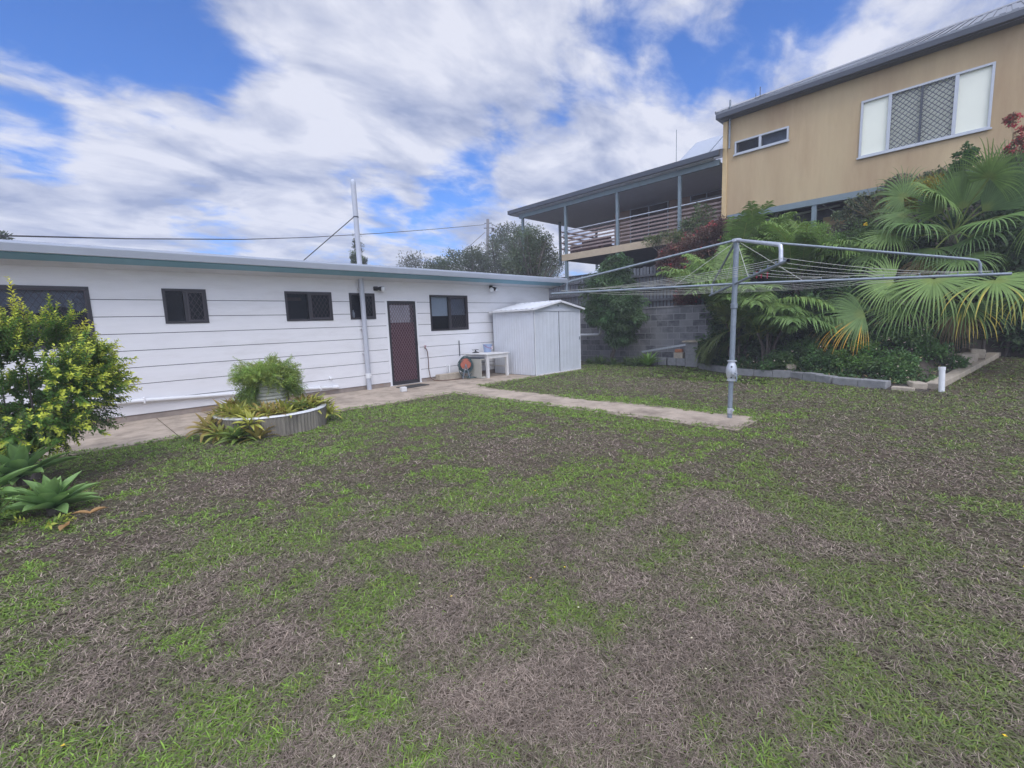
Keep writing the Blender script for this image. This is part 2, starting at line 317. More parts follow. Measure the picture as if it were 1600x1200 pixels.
# ------------------------------------------------------------------ sky and sun
SUN_DIR = V((-.42, -.62, 1.0)).normalized()
def px_dir(x, y): return (fw*711.9+rt*(x-800)-up*(y-600)).normalized()
def make_world():
    w = bpy.data.worlds.new('World'); S.world = w; w.use_nodes = True
    n = w.node_tree.nodes; l = w.node_tree.links; bg = n['Background']; bg.inputs['Strength'].default_value = .1
    sky = n.new('ShaderNodeTexSky'); sky.sky_type = 'NISHITA'; sky.sun_disc = False
    sky.sun_elevation = math.asin(SUN_DIR.z); sky.sun_rotation = math.atan2(SUN_DIR.x, SUN_DIR.y)
    sky.air_density = 1.0; sky.dust_density = .3; sky.ozone_density = 2.5
    tc = n.new('ShaderNodeTexCoord'); g = tc.outputs['Generated']
    sp = n.new('ShaderNodeSeparateXYZ'); l.new(g, sp.inputs[0])
    def math_(op, a, b=None, c=None):
        m = n.new('ShaderNodeMath'); m.operation = op
        for i, q in enumerate((a, b, c)):
            if q is None: continue
            if isinstance(q, (int, float)): m.inputs[i].default_value = q
            else: l.new(q, m.inputs[i])
        return m.outputs[0]
    den = math_('ADD', math_('MAXIMUM', sp.outputs['Z'], 0.0), .22)
    u = math_('DIVIDE', sp.outputs['X'], den); v = math_('DIVIDE', sp.outputs['Y'], den)
    cb = n.new('ShaderNodeCombineXYZ'); l.new(u, cb.inputs[0]); l.new(v, cb.inputs[1])
    mp = n.new('ShaderNodeMapping'); mp.inputs['Rotation'].default_value = (0, 0, math.radians(52)); mp.inputs['Scale'].default_value = (.95, 1.45, 1)
    l.new(cb.outputs[0], mp.inputs[0])
    def noi(scale, det, rough, dist, loc=(0, 0, 0)):
        m2 = n.new('ShaderNodeMapping'); m2.inputs['Location'].default_value = loc; l.new(mp.outputs[0], m2.inputs[0])
        z = n.new('ShaderNodeTexNoise'); z.inputs['Scale'].default_value = scale; z.inputs['Detail'].default_value = det
        z.inputs['Roughness'].default_value = rough; z.inputs['Distortion'].default_value = dist
        l.new(m2.outputs[0], z.inputs['Vector']); return z.outputs['Fac']
    big = noi(2.2, 8, .55, .5, (3.1, 1.7, 0)); fine = noi(7.0, 9, .58, .3, (8, 2, 0)); tone = noi(2.6, 8, .55, .4, (1.3, 7.7, 0))
    acc = math_('ADD', big, math_('MULTIPLY', math_('SUBTRACT', fine, .5), .75))
    blobs = [((60, 105), 7.5, -.22), ((190, 85), 7.5, -.24), ((300, 125), 5.5, -.27), ((390, 140), 4.5, -.27), ((10, 60), 6, -.18), ((260, 40), 5, -.14), ((40, 222), 4, -.24), ((125, 252), 4, -.16), ((15, 205), 4, -.16), ((230, 262), 4, -.12),
             ((1130, 85), 5.5, -.28), ((1220, 60), 5.5, -.27), ((1020, 40), 5, -.18), ((1310, 30), 4, -.14), ((1060, 130), 3.5, -.10), ((950, 110), 5, -.10), ((715, 285), 4.5, -.26), ((765, 210), 3.5, -.18), ((690, 370), 4, -.22), ((330, 350), 4, -.18), ((860, 170), 4, -.14), ((610, 345), 3, -.14), ((560, 290), 4, -.12), ((830, 330), 3, -.1),
             ((500, 50), 10, .20), ((620, 130), 10, .18), ((760, 60), 9, .14), ((240, 195), 6, .22), ((120, 182), 6, .26), ((30, 172), 5, .2), ((1270, 110), 4, .14), ((1380, 60), 5, .14), ((360, 205), 6, .2), ((480, 230), 8, .18), ((440, 335), 6, .16), ((80, 320), 7, .20), ((230, 305), 5, .12), ((60, 280), 4, .10), ((900, 290), 7, .18), ((980, 190), 6, .14), ((880, 90), 5, .1), ((1080, 230), 6, .18), ((1180, 140), 4, .14), ((790, 400), 7, .14), ((820, 240), 5, .12), ((1500, 20), 7, .14), ((650, 400), 4, .12), ((660, 220), 6, .14)]
    for (p, r, wt) in blobs:
        d = px_dir(*p)
        dp = n.new('ShaderNodeVectorMath'); dp.operation = 'DOT_PRODUCT'; l.new(g, dp.inputs[0]); dp.inputs[1].default_value = d
        mr = n.new('ShaderNodeMapRange'); mr.interpolation_type = 'SMOOTHSTEP'
        mr.inputs['From Min'].default_value = math.cos(math.radians(r*1.25)); mr.inputs['From Max'].default_value = math.cos(math.radians(r*.15))
        mr.inputs['To Max'].default_value = wt
        l.new(dp.outputs['Value'], mr.inputs['Value']); acc = math_('ADD', acc, mr.outputs[0])
    # more cloud towards the horizon
    hz = n.new('ShaderNodeMapRange'); hz.inputs['From Min'].default_value = .35; hz.inputs['From Max'].default_value = .02; hz.inputs['To Max'].default_value = .12
    l.new(sp.outputs['Z'], hz.inputs['Value']); acc = math_('ADD', acc, hz.outputs[0])
    cov = n.new('ShaderNodeMapRange'); cov.interpolation_type = 'SMOOTHSTEP'
    cov.inputs['From Min'].default_value = .18; cov.inputs['From Max'].default_value = .62; cov.inputs['To Max'].default_value = .94; l.new(acc, cov.inputs['Value'])
    ramp = n.new('ShaderNodeValToRGB'); e = ramp.color_ramp.elements
    e[0].position = .34; e[0].color = (.40, .47, .69, 1); e[1].position = .60; e[1].color = (.95, .97, 1.08, 1)
    t2 = math_('ADD', tone, math_('MULTIPLY', math_('SUBTRACT', fine, .5), .26)); l.new(t2, ramp.inputs['Fac'])
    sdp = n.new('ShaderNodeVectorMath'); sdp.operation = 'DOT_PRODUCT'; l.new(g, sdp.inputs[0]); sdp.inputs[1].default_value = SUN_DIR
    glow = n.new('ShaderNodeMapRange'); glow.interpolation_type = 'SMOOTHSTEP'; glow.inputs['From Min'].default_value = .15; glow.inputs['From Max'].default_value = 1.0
    glow.inputs['To Min'].default_value = CLOUD; glow.inputs['To Max'].default_value = CLOUD*3.4; l.new(sdp.outputs['Value'], glow.inputs['Value'])  # clouds brightened around the out-of-view sun, added to lift the fill light
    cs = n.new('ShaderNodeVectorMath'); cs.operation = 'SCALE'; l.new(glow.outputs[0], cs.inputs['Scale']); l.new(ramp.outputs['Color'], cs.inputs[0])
    sk = n.new('ShaderNodeVectorMath'); sk.operation = 'MULTIPLY'; l.new(sky.outputs[0], sk.inputs[0]); sk.inputs[1].default_value = SKYMUL
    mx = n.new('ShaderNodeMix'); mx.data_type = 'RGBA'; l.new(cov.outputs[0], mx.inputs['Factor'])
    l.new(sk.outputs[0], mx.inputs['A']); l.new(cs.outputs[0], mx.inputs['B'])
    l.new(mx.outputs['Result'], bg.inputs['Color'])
    w.cycles.sampling_method = 'MANUAL'; w.cycles.sample_map_resolution = 512
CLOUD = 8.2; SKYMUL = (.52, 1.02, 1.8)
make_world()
sun = bpy.data.lights.new('sun', 'SUN'); sun.energy = 1.1; sun.angle = math.radians(26); sun.color = (1, .96, .91)
so = bpy.data.objects.new('sun', sun); COL.objects.link(so); so.rotation_euler = SUN_DIR.to_track_quat('Z', 'Y').to_euler(); so.location = (-6, -8, 20)
S.view_settings.view_transform = 'Standard'; S.view_settings.look = 'None'; S.view_settings.gamma = 1; S.view_settings.exposure = .13
S.render.engine = 'CYCLES'; S.cycles.use_denoising = True; S.cycles.max_bounces = 6; S.cycles.transparent_max_bounces = 12
S.cycles.caustics_reflective = False; S.cycles.caustics_refractive = False

# ------------------------------------------------------------------ ground
def sstep(a, b, x):
    t = np.clip((x-a)/(b-a), 0, 1); return t*t*(3-2*t)
EDGE = [(13.5, 6.2), (13.0, 5.5), (11.8, 4.1), (11.75, 2.9), (11.1, 2.0), (10.8, 1.15), (10.75, .55)]
def edge_x(y): return np.interp(y, [p[1] for p in EDGE[::-1]], [p[0] for p in EDGE[::-1]])
def edge_y(x): return .54-.19*(x-10.8)
def rise(x, y): return .068*np.maximum(0, x-10.6)*sstep(3.0, .3, y)*(x < 60)
xs = np.unique(np.concatenate([[-900, -200, -60, -20, -10], np.arange(-6, 24, .3), [30, 60, 200, 900]]))
ys = np.unique(np.concatenate([[-900, -200, -60, -20, -8], np.arange(-4, 13, .3), [20, 60, 200, 900]]))
gx, gy = np.meshgrid(xs, ys); gz = rise(gx, gy)*sstep(-12, -6, gy)*sstep(60, 26, gx)
nx, ny = len(xs), len(ys)
idx = np.arange(nx*ny).reshape(ny, nx)
quads = np.stack([idx[:-1, :-1], idx[:-1, 1:], idx[1:, 1:], idx[1:, :-1]], -1).reshape(-1, 4)
def grid_mesh(name, v, q, mat, cols=None):
    return fast_mesh(name, v, q.ravel(), np.arange(len(q))*4, np.full(len(q), 4), cols, mat, None, (0, 0, 0), True)
def lawn_mat():
    m = bpy.data.materials.new('bare_turf_soil'); n, l, b = nt(m)
    tc = n.new('ShaderNodeTexCoord')
    def noi(sc, det=6, r=.65):
        z = n.new('ShaderNodeTexNoise'); z.inputs['Scale'].default_value = sc; z.inputs['Detail'].default_value = det; z.inputs['Roughness'].default_value = r
        l.new(tc.outputs['Object'], z.inputs['Vector']); return z.outputs['Fac']
    r1 = n.new('ShaderNodeValToRGB'); r1.color_ramp.elements[0].color = (.055, .041, .029, 1); r1.color_ramp.elements[1].color = (.19, .145, .105, 1)
    r1.color_ramp.elements[0].position = .33; r1.color_ramp.elements[1].position = .68
    mixn = n.new('ShaderNodeMath'); mixn.operation = 'MULTIPLY_ADD'; l.new(noi(9, 8, .8), mixn.inputs[0]); mixn.inputs[1].default_value = .8; an = n.new('ShaderNodeMath'); an.operation = 'MULTIPLY_ADD'; l.new(noi(38, 8, .75), an.inputs[0]); an.inputs[1].default_value = .7; an.inputs[2].default_value = -.25; l.new(an.outputs[0], mixn.inputs[2]); l.new(mixn.outputs[0], r1.inputs['Fac'])
    r2 = n.new('ShaderNodeMapRange'); r2.inputs['From Min'].default_value = .42; r2.inputs['From Max'].default_value = .62; r2.inputs['To Max'].default_value = .55
    l.new(noi(1.3, 5), r2.inputs['Value'])
    mx = n.new('ShaderNodeMix'); mx.data_type = 'RGBA'; l.new(r2.outputs[0], mx.inputs['Factor']); l.new(r1.outputs[0], mx.inputs['A']); mx.inputs['B'].default_value = (.095, .10, .05, 1)
    l.new(mx.outputs['Result'], b.inputs['Base Color']); b.inputs['Roughness'].default_value = .95; b.inputs['Specular IOR Level'].default_value = .1
    bp = n.new('ShaderNodeBump'); bp.inputs['Strength'].default_value = .8; bp.inputs['Distance'].default_value = .03; l.new(noi(55, 8, .8), bp.inputs['Height']); l.new(bp.outputs[0], b.inputs['Normal'])
    return m
lawn = grid_mesh('lawn', np.stack([gx, gy, gz], -1).reshape(-1, 3), quads, lawn_mat()); props(lawn, kind='structure')

# house-side path and clothesline path: concrete slabs with open joints
pb = MB()
jx = [-7, -4.2, -1.7, 1.05, 3.6, 5.93, 7.02, 9.09]
for a, b_ in zip(jx[:-1], jx[1:]): pb.box(a+.006, b_-.006, 8.0 if b_ < 7.1 else 8.40, 10.30, -.1, .022)
ph = pb.build('path', M['concrete'], None, bevel=.006); props(ph, kind='structure')
pb = MB()
jy = [2.06, 4.3, 6.15, 7.992]
for a, b_ in zip(jy[:-1], jy[1:]): pb.box(5.98, 6.93, a+.006, b_-.006, -.1, .018)
ph = pb.build('clothesline_path', M['concrete'], None, bevel=.006); props(ph, kind='structure')

# planted bank under the yellow house
bx, by = np.meshgrid(np.arange(10.4, 26, .25), np.arange(-7.0, 6.3, .25))
e1 = bx-edge_x(by); e2 = (by-edge_y(bx))*1.5
mm = np.minimum(e1, e2*1.6)
nzv = np.array([mnoise.noise(V((a*1.3, b*1.3, 0))) for a, b in zip(bx.ravel(), by.ravel())]).reshape(bx.shape)
bank = np.where(mm < 0, -.4, .06+rise(bx, by)*.7+3.75*np.clip(mm/3.9, 0, 1)**1.8+.10*nzv*np.clip(mm, 0, 1))
bank = np.maximum(bank, (3.9+.05*nzv)*sstep(15.1, 15.7, bx)*(by < 6.3))
bank = np.minimum(bank, 3.95+.05*nzv)
k = np.arange(bx.size).reshape(bx.shape)
q = np.stack([k[:-1, :-1], k[:-1, 1:], k[1:, 1:], k[1:, :-1]], -1).reshape(-1, 4)
bo = grid_mesh('garden_bank', np.stack([bx, by, bank], -1).reshape(-1, 3), q, M['soil']); props(bo, kind='structure')
def bank_z(x, y):
    i = int(np.clip((x-10.4)/.25, 0, bx.shape[1]-1)); j = int(np.clip((y+7.0)/.25, 0, bx.shape[0]-1)); return float(bank[j, i])
EDGE_Y_END = 15.3
# raised ground behind the block wall
tb = MB(); tb.add([(14.08, 6.25, 1.72), (14.08, 40, 1.72), (16.2, 40, 3.2), (16.2, 6.25, 3.2), (30, 6.25, 3.4), (30, 40, 3.4)], [(0, 3, 2, 1), (3, 4, 5, 2)])
tb.add([(14.08, 6.25, 1.72), (16.2, 6.25, 3.2), (30, 6.25, 3.4), (30, 6.25, 0), (14.08, 6.25, 0)], [(0, 4, 3, 2, 1)])
props(tb.build('upper_terrace', M['soil']), kind='structure')

# ------------------------------------------------------------------ grass
def fbm_grid():
    X = np.arange(-4, 18, .045); Y = np.arange(-3, 10, .045); G = np.zeros((len(Y), len(X)))
    for j, y in enumerate(Y):
        for i, x in enumerate(X):
            p = V((x, y, 3.3)); G[j, i] = mnoise.noise(p*1.1)*.4+mnoise.noise(p*2.9)*.55+mnoise.noise(p*6.5)*.65+mnoise.noise(p*13)*.5
    return G
NG = fbm_grid()
def nsample(x, y):
    i = np.clip(((x+4)/.045).astype(int), 0, NG.shape[1]-1); j = np.clip(((y+3)/.045).astype(int), 0, NG.shape[0]-1); return NG[j, i]
def greenness(x, y):
    g = np.full(x.shape, .035)+nsample(x, y)*.75+.20*sstep(4.6, 7.0, y+x*.25)*(1-.9*np.exp(-((x-9.3)**2/2.2+(y-4.6)**2/3.0)))
    for (a, b, r) in GREEN: g += .42*np.exp(-((x-a)**2+(y-b)**2)/(r*r))
    for (a, b, r) in BROWN: g -= .30*np.exp(-((x-a)**2+(y-b)**2)/(r*r))
    g += .45*np.exp(-((y-7.8)/.5)**2)*(x < 6.2)
    g += .42*(np.exp(-((x-5.75)/.34)**2)+np.exp(-((x-7.15)/.36)**2))*(y > 1.8)*(y < 8.2)
    g += .40*np.exp(-((y-8.2)/.7)**2)*(x > 7)
    g += .5*np.exp(-((x-edge_x(y)+.5)/.9)**2)*(y > .3)
    g += .45*np.exp(-((y-edge_y(x)+.6)/.9)**2)*(x > 9.0)
    return g
def in_lawn(x, y, m=0.):
    wob = -.085+.14*nsample(x*1.7, y*1.7)
    ok = (y < 8.0-wob+.02) | ((x > 7.05) & (y < np.where(x < 9.1, 8.44-wob, np.where(x < 11.45, 8.44, 9.0-wob))))
    ok &= ~((x > 5.98-wob*1.2-.0) & (x < 6.93+wob*1.2) & (y > 2.06-wob))
    ok &= (x < edge_x(y)-.03) | ((y < edge_y(x)-.04))
    ok &= ~(((x-2.2)**2+(y-7.61)**2) < .78**2)
    ok &= ((x-6.68)**2+(y-2.41)**2) > .05**2
    return ok & (x < 17)
def scatter(n, dmin, dmax, pw):
    t = rng.random(n); d = (dmin**(2-pw)+t*(dmax**(2-pw)-dmin**(2-pw)))**(1/(2-pw))
    a = np.radians(rng.uniform(-26, 126, n)); x = d*np.sin(a); y = d*np.cos(a)
    k = in_lawn(x, y); return x[k], y[k], d[k]
def lawn_z(x, y): return rise(x, y)+np.where(((x > 5.98) & (x < 6.93) & (y > 2.06) & (y < 8)) | (y > 8.0), .019, 0)
def make_grass():
    dry = LF(); gr = LF()
    # dead matted turf
    for (n, a, b, pw) in ((520000, .6, 4.0, 1.5), (500000, 4.0, 18, 1.25)):
        x, y, d = scatter(n, a, b, pw); g = greenness(x, y); keep = rng.random(len(x)) < np.clip(1.05-.55*sstep(-.05, .35, g), .3, 1)
        x, y, d, g = x[keep], y[keep], d[keep], g[keep]; n = len(x)
        th = rng.uniform(0, 2*PI, n); el = np.abs(rng.normal(.08, .22, n))
        D = np.stack([np.cos(th)*np.cos(el), np.sin(th)*np.cos(el), np.sin(el)], 1); ph = th+PI/2+rng.normal(0, .3, n)
        Sd = np.stack([np.cos(ph), np.sin(ph), np.zeros(n)], 1)
        L = rng.uniform(.014, .042, n)*(1+d*.075); W = np.maximum(.0016, d*.0011)*rng.uniform(.7, 1.3, n)
        base = np.array([.232, .183, .144]); tone = rng.random((n, 1)); pn = nsample(x*.6, y*.6)[:, None]
        c = base*(.62+.95*tone**1.5)*(1+.28*pn); straw = rng.random(n) < .10; c[straw] = np.array([.42, .35, .27])*rng.uniform(.7, 1.15, (straw.sum(), 1))
        olive = (rng.random(n) < np.clip(.22+1.0*(g+.2)+.06*np.clip(d-2.5, 0, 5), 0, .8)); c[olive] = np.array([.150, .150, .080])*rng.uniform(.7, 1.35, (olive.sum(), 1))
        P = np.stack([x, y, lawn_z(x, y)+rng.uniform(.0, .016, n)], 1)
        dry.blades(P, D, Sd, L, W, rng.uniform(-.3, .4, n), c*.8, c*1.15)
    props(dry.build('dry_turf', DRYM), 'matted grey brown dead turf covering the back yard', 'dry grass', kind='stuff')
    # living grass in tufts
    for (n, a, b, pw, nb) in ((74000, .6, 4.5, 1.4, 5), (70000, 4.5, 9, 1.15, 4), (50000, 9, 18, 1.0, 4)):
        x, y, d = scatter(n, a, b, pw); g = greenness(x, y); pr = sstep(.0, .42, g)
        keep = rng.random(len(x)) < pr*.95+.03+.012*np.clip(d-3, 0, 6)
        x, y, d, g = x[keep], y[keep], d[keep], g[keep]; n = len(x)
        tone = rng.normal(0, .20, n); dull = sstep(1.9, 1.0, y)*sstep(1.2, 1.9, x)*.55
        for k in range(nb):
            th = rng.uniform(0, 2*PI, n); el = rng.uniform(.12, .85, n)
            D = np.stack([np.cos(th)*np.cos(el), np.sin(th)*np.cos(el), np.sin(el)], 1)
            Sd = np.stack([-np.sin(th), np.cos(th), np.zeros(n)], 1)
            L = rng.uniform(.026, .062, n)*(.75+.5*np.clip(g*2, 0, 1))*(1+d*.03); W = np.maximum(.0036, d*.0013)*rng.uniform(.8, 1.4, n)
            c = np.array([.170, .285, .060])*(1+tone[:, None]+rng.normal(0, .16, (n, 1)))
            c = c*(1-dull[:, None])+np.array([.135, .165, .08])*dull[:, None]
            yl = rng.random(n) < .16; c[yl] = np.array([.21, .25, .075])*rng.uniform(.7, 1.2, (yl.sum(), 1))
            P = np.stack([x+rng.normal(0, .012, n), y+rng.normal(0, .012, n), lawn_z(x, y)], 1)
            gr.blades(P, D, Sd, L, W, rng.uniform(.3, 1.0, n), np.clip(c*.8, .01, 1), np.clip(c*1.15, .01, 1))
    # small white and yellow flower heads and pale crumbs between the blades
    x, y, d = scatter(90, 1.4, 8, 1.2); n = len(x)
    P = np.stack([x, y, lawn_z(x, y)+.022], 1); th = rng.uniform(0, 2*PI, n)
    for k in range(4):
        D = np.stack([np.cos(th+k*PI/2), np.sin(th+k*PI/2), np.full(n, .25)], 1)
        fc = np.where((np.arange(n) % 4 == 0)[:, None], np.array([.75, .55, .06]), np.array([.62, .6, .52]))
        gr.leaves(P, D, np.tile([0, 0, 1.], (n, 1)), rng.uniform(.004, .009, n), .006, fc)
    props(gr.build('grass', GRASSM), 'patchy bright green grass growing through the dead turf', 'grass', kind='stuff')
make_grass()

# ------------------------------------------------------------------ white house
WY = 10.35
OPEN = [(-1.95, .41, 1.34, 2.33), (1.375, 2.05, 1.70, 2.33), (3.46, 4.465, 1.70, 2.33), (4.88, 5.525, 1.71, 2.325), (5.80, 6.71, -.2, 2.185), (7.115, 8.41, 1.36, 2.32)]
def subtract(rects, o):
    out = []
    for (a, b, c, d) in rects:
        if o[1] <= a or o[0] >= b or o[3] <= c or o[2] >= d: out.append((a, b, c, d)); continue
        if o[2] > c: out.append((a, b, c, o[2]))
        if o[3] < d: out.append((a, b, o[3], d))
        z0, z1 = max(c, o[2]), min(d, o[3])
        if o[0] > a: out.append((a, o[0], z0, z1))
        if o[1] < b: out.append((o[1], b, z0, z1))
    return out
house = thing('white_house', 'long low white weatherboard house with dark framed windows and teal eave', 'house', (5, 10.35, 0))
w = MB(); bk = MB()
lev = [.115, .36, .655, .95, 1.245, 1.54, 1.835, 2.125, 2.66]
for z0, z1 in zip(lev[:-1], lev[1:]):
    r = [(-7, 11.95, z0+.006, z1-.006)]
    for o in OPEN: r = subtract(r, o)
    for (a, b, c, d) in r: w.box(a, b, WY-.014, WY+.012, c, d)
w.box(11.95, 11.99, WY-.014, 18, .115, 2.66)
w.build('wall', M['siding'], house)
r = [(-7, 11.95, .115, 2.66)]
for o in OPEN: r = subtract(r, o)
for (a, b, c, d) in r: bk.box(a, b, WY+.004, WY+.1, c+.0005, d-.0005)
bk.build('wall_lining', M['groove'], house)
MB().box(-7, 11.93, WY+.008, WY+.25, -.1, .112).build('footing', M['footing'], house)
MB().box(-7, 11.9, 11.6, 11.65, .12, 2.6).box(-7, 11.9, WY+.1, 11.6, .13, .16).build('room_lining', M['interior'], house)
# roof, fascia gutter, teal soffit
rb = MB(); pr = [(9.70, 2.872), (18.5, 3.26), (18.5, 3.30), (9.70, 2.905)]
rb.add([(-7.2, y, z) for y, z in pr]+[(12.2, y, z) for y, z in pr], [(0, 1, 2, 3), (7, 6, 5, 4), (0, 4, 5, 1), (1, 5, 6, 2), (2, 6, 7, 3), (3, 7, 4, 0)])
rb.build('roof', M['gutterw'], house)
gp = [(9.78, 2.755), (9.70, 2.755), (9.685, 2.80), (9.665, 2.86), (9.665, 2.872), (9.69, 2.872), (9.69, 2.866), (9.77, 2.866), (9.78, 2.866)]
gb = MB(); n_ = len(gp)
gb.add([(-7.2, y, z) for y, z in gp]+[(12.22, y, z) for y, z in gp], [tuple(range(n_)), tuple(range(2*n_-1, n_-1, -1))]+[(i, n_+i, n_+(i+1) % n_, (i+1) % n_) for i in range(n_)])
gb.build('gutter', M['gutterw'], house)
for nm, mt_, (ya, za, yb, zb) in (('soffit', 'teal', (9.78, 2.74, 10.06, 2.683)), ('soffit_lining', 'soffit', (10.0605, 2.684, 10.345, 2.627))):
    sb = MB(); sp_ = [(ya, za), (yb, zb), (yb, zb+.04), (ya, za+.04)]
    sb.add([(-7.2, y, z) for y, z in sp_]+[(12.2, y, z) for y, z in sp_], [(0, 1, 2, 3), (7, 6, 5, 4), (0, 4, 5, 1), (1, 5, 6, 2), (2, 6, 7, 3), (3, 7, 4, 0)])
    sb.build(nm, M[mt_], house)
def diamond(mb, x0, x1, z0, z1, y, p=.075, t=.006, dep=.004):
    """flat security grille: crossing flat bars clipped to a rectangle"""
    H = z1-z0
    for sgn in (1, -1):
        c = x0-H*.62 if sgn > 0 else x0
        while c < (x1 if sgn > 0 else x1+H*.62):
            # line x = c + sgn*.62*(z-z0)
            pts = []
            za, zb = z0, z1
            k = sgn*.62
            zl = z0+(x0-c)/k; zr = z0+(x1-c)/k
            lo, hi = min(zl, zr), max(zl, zr); a, b = max(za, lo), min(zb, hi)
            if b-a > .01: mb.bar((c+k*(a-z0), y+(.002 if sgn > 0 else -.002), a), (c+k*(b-z0), y+(.002 if sgn > 0 else -.002), b), dep, t)
            c += p
def window(o, kind, label=None):
    x0, x1, z0, z1 = o; f = .045
    m = MB(); Y0, Y1 = WY-.03, WY+.06
    m.box(x0, x1, Y0, Y1, z1-f, z1).box(x0, x1, Y0, Y1, z0, z0+f).box(x0, x0+f, Y0, Y1, z0+f, z1-f).box(x1-f, x1, Y0, Y1, z0+f, z1-f)
    xm = (x0+x1)/2; m.box(xm-.028, xm+.028, Y0+.006, Y1, z0+f, z1-f)
    wf = m.build('window', M['bronze'], house, bevel=.003)
    if label: wf['label'] = label
    MB().box(x0+f*.5, x1-f*.5, WY+.036, WY+.04, z0+f*.5, z1-f*.5).build('pane', M['glass'], wf)
    s = MB(); a, b = (xm+.03, x1-f) if kind != 'wide' else (x0+f, x1-f)
    s.box(a, a+.022, Y0+.012, Y0+.03, z0+f, z1-f).box(b-.022, b, Y0+.012, Y0+.03, z0+f, z1-f).box(a+.022, b-.022, Y0+.012, Y0+.03, z1-f-.022, z1-f).box(a+.022, b-.022, Y0+.012, Y0+.03, z0+f, z0+f+.022)
    diamond(s, a+.01, b-.01, z0+f, z1-f, Y0+.02, .085, .006)
    s.build('security_screen', M['mesh'], wf)
    if kind == 'blind':
        MB().box(x0+f, xm+.01, WY+.05, WY+.056, z0+.40, z1-.02).build('roller_blind', M['blind'], wf)
        MB().box(xm+.01, x1-f, WY+.06, WY+.066, z0+.42, z1-.02).build('roller_blind', M['curt'], wf)
    if kind == 'wide':
        c = MB()
        for i in range(60):
            xa = x0+f+i*(x1-x0-2*f)/60; c.box(xa, xa+(x1-x0-2*f)/60, WY+.075+.015*math.sin(i*1.7), WY+.085+.015*math.sin(i*1.7), z0+.62+.05*math.sin(i*.4), z1-.02)
        c.build('curtain', M['curt'], wf)
    if kind == 'lit':
        MB().box(x0+.08, xm+.02, WY+.5, WY+.53, z1-.16, z1-.09).build('pelmet', M['copper'], wf)
    return wf
window(OPEN[0], 'wide', 'wide window half hidden behind the yellow tipped bush')
window(OPEN[1], 'plain'); window(OPEN[2], 'lit'); wv = window(OPEN[3], 'plain', 'narrow window crossed by the tall vent pipe')
window(OPEN[5], 'blind', 'window with a pale blind pulled half down')
# bottle on the sill of the narrow window
bt = MB(); bt.lathe([(.0, 0), (.028, .002), (.03, .02), (.03, .11), (.012, .15), (.010, .175), (.0, .178)], (5.0, WY+.08, 1.757), 14)
props(bt.build('bottle', M['white'], None, (5.0, WY+.08, 1.757), smooth=True), 'white plastic bottle on the sill inside the narrow window', 'bottle')
# back door
o = OPEN[4]; x0, x1, z1 = o[0], o[1], o[3]
d = MB(); d.box(x0, x0+.045, WY-.025, WY+.06, .02, z1).box(x1-.045, x1, WY-.025, WY+.06, .02, z1).box(x0+.045, x1-.045, WY-.025, WY+.06, z1-.035, z1).box(x0-.02, x1+.02, WY-.05, WY+.05, -.02, .022)
door = d.build('door_frame', M['white'], house, bevel=.003)
a, b = x0+.05, x1-.05
df = MB(); f = .06
df.box(a, a+f, WY-.02, WY+.01, .03, 2.14).box(b-f, b, WY-.02, WY+.01, .03, 2.14).box(a+f, b-f, WY-.02, WY+.01, 2.08, 2.14).box(a+f, b-f, WY-.02, WY+.01, .03, .12)
dd = df.build('screen_door', M['bronze'], house, bevel=.003)
g = MB(); diamond(g, a+f, b-f, .12, 2.08, WY-.006, .075, .010); g.build('grille', M['doorgrille'], dd)
MB().box(a+f, b-f, WY+.012, WY+.016, .12, 1.60).build('insect_mesh', M['maroon'], dd)
MB().box(a+f, b-f-.1, WY+.012, WY+.016, 1.61, 2.05).build('upper_panel', M['interiorpanel'], dd)
MB().box(a+f, b-f, WY+.03, WY+.04, .12, 2.08).build('inner_door', M['interior'], dd)
MB().box(b-.045, b-.02, WY-.06, WY-.02, 1.0, 1.13).box(b-.075, b-.03, WY-.07, WY-.055, 1.04, 1.065).build('handle', M['black'], dd, bevel=.004)

# tall vent pipe rising through the eave
t = thing('vent_pipe', 'tall grey white vent pipe running up the wall and through the roof', 'pipe', (5.17, 10.255, .02))
MB().tube([(5.17, 10.255, .02), (5.17, 10.255, 2.0), (5.165, 10.255, 4.78)], .058, 18).build('pipe', M['pipegrey'], t, smooth=True)
MB().lathe([(.06, -.06), (.062, .0), (.055, .045), (.03, .075), (0, .082)], (5.165, 10.255, 4.80), 18).build('cap', M['gutterw'], t, smooth=True)
MB().tube([(5.167, 10.255, 4.03), (5.167, 10.255, 4.06)], .0615, 18).build('strap', M['guttergrey'], t)
MB().tube([(5.17, 10.255, .30), (5.17, 10.255, .42)], .066, 18).build('coupling', M['pvc'], t)
MB().tube([(5.17, 10.255, 2.88), (5.167, 10.255, 2.98)], [.08, .064], 18).build('flashing', M['galv'], t)
for z in (.9, 1.48, 2.4): MB().box(5.09, 5.25, 10.25, 10.335, z, z+.02).build('bracket', M['pvc'], t)
MB().tube([(5.20, 10.21, .36), (5.21, 10.18, .36)], .02, 10).build('inspection_plug', M['white'], t)
gw = MB(); gw.tube([(5.12, 10.255, 4.045), (3.96, 10.7, 2.96)], .011, 6)
props(gw.build('guy_wire', M['cable'], None, (5.12, 10.255, 4.045)), 'dark stay wire from the tall vent pipe down to the roof', 'wire')

